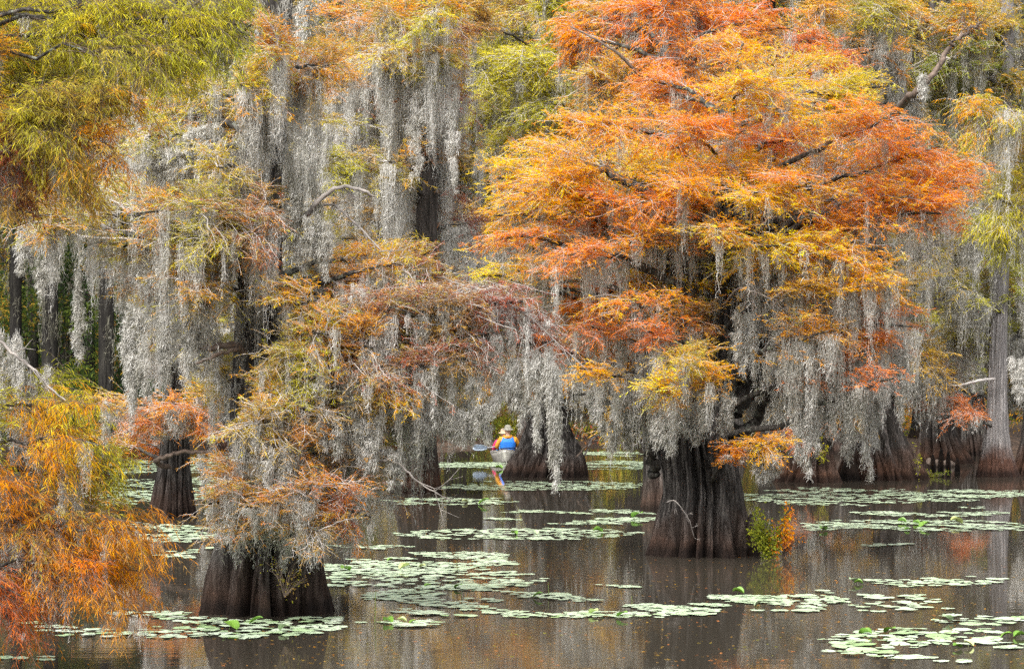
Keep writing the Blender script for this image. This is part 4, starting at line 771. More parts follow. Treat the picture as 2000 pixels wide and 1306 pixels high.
PR = [proto('wvlv', 101, 21, 4.6, 6.0, 26, .55, .17, .032, 12, 1.5, 1.0, M_BARK_MID),
      proto('vwbv', 102, 22, 4.6, 5.5, 26, .5, .17, .032, 16, 1.8, 1.0, M_BARK_MID),
      proto('owbY', 103, 20, 4.4, 5.5, 26, .55, .17, .032, 12, 1.5, .9, M_BARK),
      proto('vgvb', 104, 23, 4.8, 6.5, 28, .5, .18, .034, 12, 1.5, 1.0, M_BARK_DEEP, -.5, 0),  # bark and moss darkened in colour for the shaded far left
      proto('bwv', 105, 22, 4.4, 5.0, 26, .32, .17, .032, 24, 2.0, 1.0, M_BARK_MID, .1)]
NAMES = ['olive-gold crowned cypress', 'rusty olive cypress', 'orange-tinged cypress', 'dull green cypress', 'cypress mostly veiled in grey moss']
def place(k, X, d, s, rot, where):
    base = (X - CX) / F * d
    root = empty('cypress_tree', (base, d, 0.0), '%s in the grove %s' % (NAMES[k], where), 'tree', 'cypress trees of the grove behind')
    root.rotation_euler = (0, 0, rot); root.scale = (s, s, s)
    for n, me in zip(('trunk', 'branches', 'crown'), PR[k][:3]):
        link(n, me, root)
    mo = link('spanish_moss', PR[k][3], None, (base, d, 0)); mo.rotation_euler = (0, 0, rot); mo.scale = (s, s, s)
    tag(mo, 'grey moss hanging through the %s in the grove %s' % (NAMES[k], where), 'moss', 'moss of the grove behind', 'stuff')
def where_of(X, d):
    a = 'at far left' if X < 350 else 'behind the left cypress' if X < 800 else 'behind the canoe' if X < 1250 else 'behind the orange crown' if X < 1750 else 'at far right'
    return a + (', nearer row' if d < 93 else ', middle row' if d < 118 else ', hindmost row')
for row, (d0, d1, step) in enumerate([(80, 92, 190), (97, 112, 165), (120, 140, 170)]):
    for X in np.arange(-330 - row * 40, 2340 + row * 40, step):
        Xj = X + rng.uniform(-.3, .3) * step; d = rng.uniform(d0, d1)
        if Xj > 1500 and row == 0: d -= 6
        k = int(rng.choice([0, 1, 2, 3, 4], p=[.2, .22, .13, .2, .25]))
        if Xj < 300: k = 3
        if 300 < Xj < 900: k = int(rng.choice([4, 1, 2, 4]))
        if 950 < Xj < 1250: k = int(rng.choice([0, 1, 2]))
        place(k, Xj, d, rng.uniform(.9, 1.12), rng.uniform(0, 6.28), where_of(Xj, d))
# slim trunks in the gap at left, woodland shade put into bark and moss colour
for i, (X, d, wpx) in enumerate([(-20, 74, 40), (28, 72, 34), (62, 80, 30), (95, 70, 46), (122, 84, 28), (172, 76, 30), (205, 70, 44), (240, 82, 30), (140, 90, 36), (270, 74, 34), (1800, 84, 36), (1865, 80, 30), (1500, 78, 40), (1250, 86, 34), (890, 86, 40), (925, 92, 34)]):
    Yb = HY + H * F / d; wpx *= .75 if X < 300 else 1; rows = [(X, Yb + 12, wpx * 2.0), (X, Yb, wpx * 1.8), (X + 1, Yb - 40, wpx * 1.25), (X + 2, Yb - 110, wpx), (X + 4, 400, wpx * .8), (X + rng.uniform(-10, 10), -50, wpx * .55), (X, -250, wpx * .3)]
    tr = Trunk(rows, d, Yb, 200 + i, 11, .35, .2, 60, 60); base = np.array([tr.cx(0), d, 0])
    side = ['far left', 'left', 'right', 'middle'][0 if X < 110 else 1 if X < 300 else 2 if X > 1400 else 3]
    root = empty('cypress_tree', base, 'slim shadowed cypress trunk standing deep in the %s of the far woods' % side, 'tree', 'slim trunks deep in the woods')
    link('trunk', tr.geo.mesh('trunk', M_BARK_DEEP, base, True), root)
    m = Moss(.014, .09, .4)
    for j in range(7):
        wood, leaf = Geo(), Geo()
        z = rng.uniform(6.3, 15); a = rng.uniform(0, 6.28); C = tr.at(z) + np.array([math.cos(a), math.sin(a), 0]) * rng.uniform(.8, 2.0); C[2] = z
        _, _, nd, lb = bough_geo(tr.at(z - .4), C, np.array([1.2, 1.0, .45]), ['vbg', 'ubv', 'vgv'][j % 3], .5, .2, .04, .4, 300 + i * 9 + j, None, .1, wood, leaf, 5, 6, 1.4)
        bo = link('bough', wood.mesh('bough', M_LIMB, base), root); link('foliage', leaf.mesh('foliage', M_LEAF, base, color=True), bo)
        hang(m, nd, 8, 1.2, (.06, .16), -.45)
    for j in range(10):
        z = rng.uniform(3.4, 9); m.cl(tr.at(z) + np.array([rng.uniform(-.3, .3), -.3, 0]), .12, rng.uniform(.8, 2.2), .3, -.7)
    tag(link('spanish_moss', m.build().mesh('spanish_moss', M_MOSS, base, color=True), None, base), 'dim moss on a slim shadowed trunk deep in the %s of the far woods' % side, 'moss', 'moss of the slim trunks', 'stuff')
# shrubs on the far bank, and the wood beyond
def scatter_leaves(cent, rad, n, L, W, pals):
    g = Geo(); k = len(cent); per = n // k
    for c, r, p in zip(cent, rad, pals):
        u = unit(rng.normal(size=(per, 3))) * rng.uniform(0, 1, (per, 1)) ** .4
        p0 = c + u * r; dirs = unit(rng.normal(size=(per, 3)) + u * .8)
        leaf_quads(g, p0, dirs, L * rng.uniform(.5, 1.2, per), W * rng.uniform(.6, 1.2, per), .3, leaf_colors(p0, p, int(rng.integers(1e6))))
    return g
cs, rs, ps = [], [], []
for _ in range(190):
    d = rng.uniform(84, 104); x = rng.uniform(-.26, .26) * d; h = rng.uniform(.4, 1.5)
    if (x / d * F + CX) < 300: h = rng.uniform(1.0, 4.2)
    cs.append(np.array([x, d, h * .7])); rs.append(np.array([rng.uniform(.6, 1.6), 1.0, h])); ps.append(rng.choice(['gvg', 'gv', 'ubo', 'dub', 'gvb', 'ob', 'DuD']))
for _ in range(70):
    d = rng.uniform(71, 82); X_ = rng.uniform(-60, 290); z = rng.uniform(.4, 6.8)
    cs.append(np.array([(X_ - CX) / F * d, d, z])); rs.append(np.array([.8, .6, .55])); ps.append(rng.choice(['GgG', 'GG', 'gGG', 'GGb']))  # darkened greens carry the shade of the left gap
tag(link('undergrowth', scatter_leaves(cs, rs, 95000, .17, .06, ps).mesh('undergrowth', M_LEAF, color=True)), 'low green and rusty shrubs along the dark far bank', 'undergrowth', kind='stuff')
cs, rs, ps = [], [], []
for _ in range(420):
    x = rng.uniform(-52, 52); z = rng.uniform(1, 34); cs.append(np.array([x, rng.uniform(150, 162), z])); rs.append(np.array([3.2, 2.5, 2.0])); ps.append(rng.choice(['vgv', 'vbv', 'wv', 'gvg', 'ubv', 'bob', 'Dgg']))
for _ in range(260):
    cs.append(np.array([rng.uniform(-54, 54), rng.uniform(140, 166), rng.uniform(0, 9)])); rs.append(np.array([2.6, 2.5, 1.8])); ps.append(rng.choice(['GgG', 'gvg', 'GGb', 'GgG']))
ps = [('GG' if c[0] < -18 and c[2] < 12 else k) for c, k in zip(cs, ps)]  # low left woods: shade deepened through the leaf colour
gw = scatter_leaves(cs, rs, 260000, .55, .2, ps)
m = Moss(.06, .3, .4)
for _ in range(800): m.cl(np.array([rng.uniform(-50, 50), rng.uniform(147, 158), rng.uniform(4, 34)]), rng.uniform(.3, .9), rng.uniform(1, 3.5), 1.0, -.1)
m.build(gw)
for _ in range(110):
    x = rng.uniform(-54, 54); gw.tubes(np.array([[x, 150 + rng.uniform(0, 10), -.5], [x + .2, 152, 12], [x, 153, 30.0]]), np.array([.8, .45, .2]), 7, np.array([.07, .06, .05]))
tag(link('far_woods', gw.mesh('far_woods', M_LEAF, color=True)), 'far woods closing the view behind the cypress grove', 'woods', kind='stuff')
# ------------------------------------------------------------------ lily pads
def pad_mesh(seed):
    r = np.random.default_rng(seed); na, nr = 30, 5
    th = np.linspace(.16, 2 * np.pi - .16, na); rad = np.linspace(.02, 1, nr)
    wob = 1 + .04 * np.sin(th * 3 + r.uniform(0, 6)) + .03 * np.sin(th * 7 + r.uniform(0, 6)) - .10 * np.exp(-((th - np.pi) / 2.6) ** 20) * 0
    V = np.zeros((nr, na, 3)); V[..., 0] = rad[:, None] * np.cos(th) * wob * 1.08; V[..., 1] = rad[:, None] * np.sin(th) * wob
    V[..., 2] =   .02 * rad[:, None] ** 2 * np.sin(th * 2 + r.uniform(0, 6)) + .018 * rad[:, None] ** 3 * np.sin(th * 5 + r.uniform(0, 6)) + .01
    g = Geo(); g.grid(V); return g.mesh('lily_pad', M_PAD, smooth=True)
PADS = [pad_mesh(i) for i in range(7)]
def curl_mesh(seed, mat, fold, tilt):
    r = np.random.default_rng(seed); nu, nv = 13, 13
    u = np.linspace(-1, 1, nu); v = np.linspace(-1, 1, nv)
    U, W = np.meshgrid(u, v, indexing='ij'); hw = np.sqrt(np.clip(1 - U ** 2, 0.0025, 1))
    phi = fold * (np.abs(W) ** .7); y = W * hw * np.cos(phi); z = np.abs(W) * hw * np.sin(phi) + .12 * np.cos(U * 2) + .05 * np.sin(W * 5 + U * 3)
    x = U * .95
    ct, st = math.cos(tilt), math.sin(tilt)
    V = np.stack([x * ct - z * st, y, x * st + z * ct], -1); V[..., 2] -= V[..., 2].min() - .03
    g = Geo(); g.grid(V)
    g.tubes(np.array([[0, 0, -.6], [.1, .05, .1], [.12, 0, .2]]), .03, 5)
    return g.mesh('lily_leaf', mat, smooth=True)
CURL = [curl_mesh(1, M_PAD_GREEN, .5, .25), curl_mesh(2, M_PAD_GREEN, .75, .1), curl_mesh(3, M_PAD_YELLOW, .6, .3), curl_mesh(4, M_PAD_GREEN, .3, .4), curl_mesh(5, M_PAD_DULL, .5, .45)]
MATS = [  # X0, X1, Y0, Y1, fill, words
 (330, 980, 1066, 1122, .62, 'in the wide mat right of the left fluted base'), (560, 1060, 1112, 1152, .45, 'in the wide mat right of the left fluted base'), (720, 1480, 1142, 1206, .66, 'in the long dense middle mat'), (1180, 1490, 1140, 1190, .5, 'in the long dense middle mat'),
 (1430, 1630, 1148, 1194, .6, 'in the right end of the long middle mat'), (690, 865, 1211, 1224, .7, 'in the strip with two curled leaves'), (60, 670, 1194, 1246, .55, 'in the mat before the left fluted base'), (-10, 122, 1281, 1290, .8, 'in the thin strip in the bottom left corner'),
 (780, 1232, 1032, 1054, .62, 'in the strip left of the right fluted base'), (960, 1285, 996, 1024, .45, 'in the strip beside the slim reddish trunk'), (760, 1000, 973, 986, .6, 'in a far strip'), (860, 1262, 940, 958, .55, 'in a far strip'),
 (850, 1000, 903, 917, .7, 'in a far strip'), (1140, 1262, 900, 917, .7, 'in a far strip'), (1130, 1250, 882, 894, .6, 'in a far strip'), (1455, 1945, 952, 988, .36, 'in a far strip'), (1680, 1955, 990, 1009, .6, 'in a far strip'),
 (1575, 2010, 1016, 1042, .55, 'in the long strip with raised leaves'), (1535, 1760, 1052, 1068, .5, 'in the thin strip by the shrub'), (1640, 1960, 1125, 1145, .55, 'in the strip with one big upright leaf'),
 (1635, 1830, 1160, 1194, .45, 'in the small cluster right of the middle mat'), (1815, 2010, 1201, 1222, .6, 'in the upper strip, lower right'), (1615, 2010, 1228, 1294, .5, 'in the large mat in the lower right corner'),
 (150, 420, 1022, 1060, .5, 'in the mat behind the orange sprays at left'), (150, 440, 880, 1000, .25, 'in a far strip'), (420, 620, 880, 960, .2, 'in a far strip'), (1840, 2010, 957, 972, .6, 'in a far strip'), (1800, 2000, 1180, 1190, .12, 'in the large mat in the lower right corner')]
pads = []
trunks_xy = [(tr_x, tr_d, tr_r) for tr_x, tr_d, tr_r in [((520 - CX) / F * D_A, D_A, .72), ((1368 - CX) / F * D_B, D_B, .82)]]
for X0, X1, Y0, Y1, fill, wd in MATS:
    n = 0; d0, d1 = dist_of(Y1), dist_of(Y0)
    area = (X1 - X0) / F * (d0 + d1) / 2 * (d1 - d0); want = int(area * fill * .62 / .0215); mine = []
    for _ in range(want * 14):
        if n >= want: break
        a, b = rng.uniform(-1, 1, 2)
        if abs(b) > 1.02 - .75 * abs(a) ** 3 + rng.normal() * .08: continue
        d = d0 + (d1 - d0) * (b + 1) / 2; X = X0 + (X1 - X0) * (a + 1) / 2 + rng.normal() * 8
        x = (X - CX) / F * d; r = float(np.clip(rng.lognormal(-2.5, .34), .045, .16))
        if snoise(np.array([[x * 1.0, d * 1.5, 3.0]]), 1.0, 77)[0] < -.18: continue
        if any((x - p) ** 2 + (d - q) ** 2 < (t + r) ** 2 for p, q, t in trunks_xy): continue
        if any((x - p[0]) ** 2 + (d - p[1]) ** 2 < (.78 * (r + p[2])) ** 2 for p in mine): continue
        mine.append((x, d, r, wd)); n += 1
    pads += mine
pads.sort(key=lambda p: p[1])
vis = [p for p in pads if abs(p[0] / p[1] * F) < 1010]
solo = set(id(p) for p in vis[:256])
rest = Geo()
PV = [(np.array([v.co[:] for v in m.vertices]), np.array([p.vertices[:] for p in m.polygons])) for m in PADS]
for p in pads:
    x, d, r, wd = p; k = int(rng.integers(7)); rot = rng.uniform(0, 6.28); z = .004 + rng.uniform(0, .012)
    if id(p) in solo:
        o = link('lily_pad', PADS[k], None, (x, d, z)); o.rotation_euler = (rng.normal() * .03, rng.normal() * .03, rot); o.scale = (r, r, r)
        tag(o, 'flat pale green lily pad floating %s' % wd, 'lily pad', 'flat lily pads on the lake')
    else:
        V, Q = PV[k]; c, s = math.cos(rot), math.sin(rot)
        rest.add(np.stack([V[:, 0] * c - V[:, 1] * s, V[:, 0] * s + V[:, 1] * c, V[:, 2]], 1) * r + np.array([x, d, z]), Q)
tag(link('far_lily_pads', rest.mesh('far_lily_pads', M_PAD, smooth=True)), 'thin strips of small pale lily pads far out on the lake', 'lily pads', kind='stuff')
CL = [(758, 1212, 40, 1, 'bright green round curled leaf, left of the pair in the small foreground strip'), (785, 1212, 34, 2, 'yellowish curled leaf, right of the pair in the small foreground strip'), (806, 1214, 26, 3, 'dark green tipped-up leaf at the right of the small foreground strip'),
 (675, 1112, 40, 0, 'dark green folded leaf standing just right of the left fluted base'), (790, 1108, 40, 2, 'large yellowing crumpled leaf in the wide mat right of the left base'), (762, 1092, 22, 0, 'small bright green raised leaf at the back of the wide mat'), (825, 1105, 24, 2, 'small yellow-green raised leaf in the wide mat'), (895, 1145, 30, 3, 'green raised leaf where the wide mat meets the middle one'),
 (835, 1142, 24, 0, 'flat-topped dark green leaf in the middle mat, left end'), (1050, 1163, 36, 3, 'long dark green tipped leaf at the back of the middle mat'), (1160, 1196, 36, 2, 'bright yellow-green upright leaf at the front of the middle mat'), (1215, 1202, 42, 3, 'broad dark green leaf lying at the front of the middle mat'), (1442, 1155, 40, 1, 'green cupped leaf alone before the right fluted base'),
 (1005, 1040, 26, 1, 'small green cupped leaf in the strip left of the right base'), (1168, 1035, 34, 1, 'bright green folded leaf at the right of the strip left of the right base'), (1045, 1040, 26, 4, 'pale upright leaf in the middle of the strip left of the right base'), (1245, 1008, 44, 3, 'green leaf heap beside the slim reddish trunk'),
 (908, 978, 22, 2, 'pale yellow cupped leaf on the far strip below the canoe'), (945, 981, 40, 3, 'olive drooped leaf on the far strip below the canoe'),
 (1762, 1016, 30, 1, 'olive leaf pair-mate, nearest the middle of the strip with raised leaves'), (1868, 1020, 44, 2, 'large pale yellow-green dome-shaped leaf in the strip with raised leaves'), (1806, 1026, 40, 3, 'dark green upturned leaf in the strip with raised leaves'), (1608, 1032, 30, 0, 'dark leaf at the left end of the strip with raised leaves'), (1772, 1031, 20, 1, 'small round green leaf low in the strip with raised leaves'), (1790, 1019, 26, 1, 'small olive cupped leaf high in the strip with raised leaves'),
 (1666, 1136, 34, 4, 'big pale upright leaf at the left end of the isolated strip'), (1677, 1136, 30, 1, 'green leaf tucked behind the big pale upright one'), (1690, 1236, 46, 1, 'bright green cupped leaf at the left of the lower right mat'), (1738, 1233, 44, 3, 'low bright green leaf beside the cupped one in the lower right mat'), (1990, 1240, 40, 1, 'green cupped leaf at the right edge of the lower right mat'),
 (1892, 1258, 36, 2, 'yellow-green folded leaf in the middle of the lower right mat'), (1870, 1262, 34, 0, 'dark folded leaf beside the yellow-green one in the lower right mat'), (1965, 1242, 40, 3, 'broad green leaf near the right edge of the lower right mat'), (500, 1215, 50, 3, 'green raised leaf in the mat directly before the left base'), (450, 1226, 60, 3, 'broad light green leaf in the mat before the left base'), (555, 1228, 40, 4, 'pale upturned leaf in the mat before the left base'),
 (1850, 1210, 40, 4, 'pale crumpled leaf in the upper strip near the lower right corner'), (975, 912, 26, 1, 'green leaf clump on the water just below the canoe'), (1482, 1180, 34, 4, 'pale crumpled leaf in the right end of the middle mat')]
for X, Y, wpx, k, lab in CL:
    d = dist_of(Y + 4); r = wpx / F * d / 2 * .62
    o = link('lily_leaf', CURL[k], None, (*P(X, Y, d)[:2], .004)); o.rotation_euler = (0, 0, rng.uniform(-.9, .9) + (math.pi if rng.random() < .5 else 0)); o.scale = (r, r, r)
    tag(o, lab, 'lily leaf', 'raised lily leaves')
# reeds, drifting leaf litter
M_STEM = mat_simple('reed_stem', (.16, .2, .05), .6, .3, 10)
for X, Y0, Y1, b, lab in [(731, 1148, 1214, .3, 'thin dark reed stem upright in the water left of the curled leaf pair'), (1071, 1135, 1162, .1, 'short green stem standing at the back of the middle mat'), (893, 1094, 1112, -.3, 'short dark stem leaning at the end of the wide mat'), (1578, 1045, 1060, .9, 'bent green stem arching over the thin strip by the shrub'), (901, 1155, 1172, .1, 'short brown stem in the middle mat, left end'), (1234, 1162, 1180, .05, 'thin stem in the middle mat')]:
    d = dist_of(Y1); p0 = P(X, Y1, d); h = (Y1 - Y0) / F * d; g = Geo()
    t = np.linspace(0, 1, 7); g.tubes(np.stack([p0[0] + b * .25 * h * t ** 2 + .02 * np.sin(t * 5) * h, np.full(7, d) - .05 * h * t, -.05 + (h + .05) * (t - .25 * abs(b) * t ** 3)], 1), .006 - .003 * t, 5)
    tag(link('reed_stem', g.mesh('reed_stem', M_STEM, p0, True), None, p0), lab, 'reed')
g = Geo(); n = 2600
Yl = rng.uniform(960, 1300, n); dl = H * F / (Yl - HY); xl = rng.uniform(-.205, .205, n) * dl
a = rng.uniform(0, 6.28, n); p0 = np.stack([xl, dl, np.full(n, .004)], 1)
leaf_quads(g, p0, np.stack([np.cos(a), np.sin(a), np.zeros(n)], 1), rng.uniform(.02, .07, n), rng.uniform(.012, .03, n), 0, leaf_colors(p0, 'obupv', 4))
for v in g.v: v[:, 2] = .003 + np.abs(v[:, 2] - .004) * .05
tag(link('floating_leaves', g.mesh('floating_leaves', M_LEAF, color=True)), 'fallen orange needles drifting on the dark water', 'fallen leaves', kind='stuff')

# ------------------------------------------------------------------ shrub, knees, bank plants, log
def shrub(X, Y0, Y1, d, wpx, pal, n, L, label, lean=0.0, split=None, name='shrub'):
    base = P(X, Y1, d); base[2] = max(base[2], 0.0) if Y1 > 900 else base[2]; h = (Y1 - Y0) / F * d; w = wpx / F * d / 2
    st, lf = Geo(), Geo(); pos = []
    for i in range(14):
        tip = base + np.array([rng.uniform(-1, 1) * w + lean * w, rng.uniform(-.6, .4) * w, h * rng.uniform(.35, 1)])
        t = np.linspace(0, 1, 6); c = bez(base, base + (tip - base) * .5 + UP * h * .15 + rng.normal(size=3) * .05, tip, t); st.tubes(c, .008 * (1 - t * .7), 4); pos.append(c[1:])
    pos = np.concatenate(pos); p0 = pos[rng.integers(0, len(pos), n)] + rng.normal(size=(n, 3)) * np.array([w, w, h]) * .11; p0[:, 2] = np.maximum(p0[:, 2], .01)
    col = leaf_colors(p0, pal, 8)
    if split is not None:
        s = ((p0[:, 0] - base[0]) / w + (rng.normal(size=n) * .35)) > split; col[s] = leaf_colors(p0[s], 'rpoY', 9)
    leaf_quads(lf, p0, unit(rng.normal(size=(n, 3)) + UP * -.1), L * rng.uniform(.6, 1.2, n), L * .55 * rng.uniform(.7, 1.1, n), .4, col)
    root = empty(name, base, label, 'shrub' if name == 'shrub' else 'plant')
    link('stems', st.mesh('stems', M_TWIG_DARK, base), root); link('foliage', lf.mesh('foliage', M_LEAF, base, color=True), root)
shrub(1500, 990, 1088, D_B - .6, 84, 'lglv', 2200, .05, 'small green shrub reddening on its right, growing at the right fluted base', .15, .55)
shrub(1530, 1040, 1086, D_B - .5, 60, 'rporb', 120, .04, 'low trailing red-leaved sprig reaching over the water from the shrub', .5)
shrub(1606, 850, 905, 57.0, 26, 'lly', 160, .07, 'yellow-green creeper on the first dark buttress right of the orange cypress', name='creeper')
shrub(1792, 845, 930, 58.3, 14, 'lvl', 60, .07, 'yellow-green creeper climbing beside the wide dark buttress', name='creeper')
shrub(1825, 918, 931, 60.0, 80, 'gvg', 260, .06, 'low bright green water plants at the foot of the wide dark buttress', name='water_plant')
shrub(1706, 922, 934, 58.5, 14, 'lgl', 80, .06, 'tiny green tuft at the waterline of the wide dark buttress', name='water_plant')
shrub(556, 1085, 1165, D_A - .98, 90, 'glvu', 170, .028, 'fine green creeper growing on the front of the left flared base', name='creeper')
def knee(X, Y0, Y1, d, wpx, label, seed, col=M_BARK):
    b = P(X, Y1, d); b[2] = 0; h = (Y1 - Y0) / F * d; w = wpx / F * d / 2; r = np.random.default_rng(seed)
    z = np.linspace(-.2 * h, h, 16); th = np.linspace(0, 6.283, 28, endpoint=False); f = np.clip(z / h, -.2, 1)
    R = w * np.sqrt(np.clip(1 - np.clip(f, 0, 1) ** 3.2, .002, 1)) * (1.15 - .25 * f)
    rr = R[:, None] * (1 + .12 * np.sin(th * 5 + r.uniform(0, 6)) * (1 - f[:, None]) + .05 * np.sin(th * 9 + f[:, None] * 3))
    V = np.stack([b[0] + rr * np.cos(th), d + rr * np.sin(th), np.repeat(z[:, None], 28, 1)], -1); g = Geo(); g.grid(V, True)
    tag(link('cypress_knee', g.mesh('cypress_knee', col, b, True), None, b), label, 'cypress knee')
knee(1468, 993, 1075, D_B - .1, 30, 'blunt dark cypress knee between the right fluted base and the shrub', 1)
knee(516, 1135, 1192, D_A - .80, 22, 'tall thin cypress knee in the hollow of the left flared base', 2)
knee(508, 1184, 1196, D_A - .9, 12, 'tiny reddish cypress knee at the waterline of the left flared base', 3)
for i, (X, Y0, Y1, w, lab) in enumerate([(1838, 862, 912, 10, 'slender cypress knee left of the silver trunk, tallest of the cluster'), (1852, 872, 915, 9, 'slender cypress knee left of the silver trunk, right of the tallest'), (1822, 880, 915, 10, 'slender cypress knee left of the silver trunk, left of the tallest'), (1870, 885, 912, 9, 'short cypress knee nearest the silver trunk'), (1660, 898, 938, 34, 'rounded root lump between the first and the wide dark buttress')]):
    knee(X, Y0, Y1, 62.5 + i * .3 if i < 4 else 58.4, w, lab, 10 + i, M_BARK_DEEP)
branch('driftwood_log', 'low brown driftwood log lying at the bank left of the silver trunk', [P(1812, 906, 66) , P(1840, 903, 66.3), P(1868, 908, 66.6)], .12, .06, M_TWIG_DARK, 'log', 8, 4, 20)
branch('dead_brush', 'dead grey twigs sticking out over the channel right of the canoe', [P(1140, 890, 61), P(1160, 850, 61.2), P(1200, 845, 61.5), P(1230, 835, 62)], .03, .008, M_TWIG, twigs=14, seed=21)
branch('dead_brush', 'dark dead stick leaning from the wide low buttress right of the canoe', [P(1125, 893, 59.3), P(1150, 865, 59.2), P(1158, 840, 59.2)], .025, .008, M_TWIG_DARK, twigs=3, seed=22)

# ------------------------------------------------------------------ canoe and paddlers
M_ALU = mat_simple('worn_aluminium', (.45, .43, .39), .42, .25, 5, metal=.35)
M_SEAT = mat_simple('canoe_seat', (.35, .33, .3), .6, .2)
cx0, cy0 = (989 - CX) / F * 69.4, 69.4
canoe = empty('canoe', (cx0, cy0, 0), 'silver aluminium canoe seen from its stern, half hidden by a cypress base', 'canoe')
nt_, ns_ = 41, 21; t = np.linspace(0, 1, nt_); LEN = 4.7
b = .43 * np.clip(np.sin(np.pi * t), 0, 1) ** .55 + .012; top = .215 + .13 * np.abs(2 * t - 1) ** 3; keel = -.11 + .16 * np.abs(2 * t - 1) ** 8
s = np.linspace(-1, 1, ns_)
prof = np.abs(s) ** 2.6
V = np.stack([np.sign(s)[None] * b[:, None] * (np.abs(s)[None] ** .42 * (.93 + .07 * np.abs(s))), np.repeat((t * LEN)[:, None], ns_, 1), keel[:, None] + (top - keel)[:, None] * prof], -1)
g = Geo(); g.grid(V); hull = link('hull', g.mesh('hull', M_ALU, smooth=True), canoe)
md = hull.modifiers.new('solid', 'SOLIDIFY'); md.thickness = .012
g = Geo()
for sg in (0, -1): g.tubes(V[:, sg] + np.array([0, 0, .004]), .016, 8)
link('gunwale', g.mesh('gunwale', M_ALU, smooth=True), canoe)
g = Geo(); g.tubes(np.array([[0, -.012, z] for z in np.linspace(-.05, top[0] + .02, 6)]), .014, 8); link('stem_band', g.mesh('stem_band', M_ALU, smooth=True), canoe)
def boxg(g, c, sx, sy, sz):
    x, y, z = c; v = np.array([[i, j, k] for k in (-1, 1) for j in (-1, 1) for i in (-1, 1)]) * np.array([sx, sy, sz]) / 2 + np.array(c)
    g.add(v, [[0, 2, 3, 1], [4, 5, 7, 6], [0, 1, 5, 4], [2, 6, 7, 3], [0, 4, 6, 2], [1, 3, 7, 5]])
for yy, wd_ in ((.95, .62), (3.3, .7)):
    g = Geo(); boxg(g, (0, yy, .07), wd_ * .8, .26, .02); link('seat', g.mesh('seat', M_SEAT), canoe)
g = Geo(); boxg(g, (0, 2.2, .25), .8, .05, .02); link('thwart', g.mesh('thwart', M_ALU), canoe)

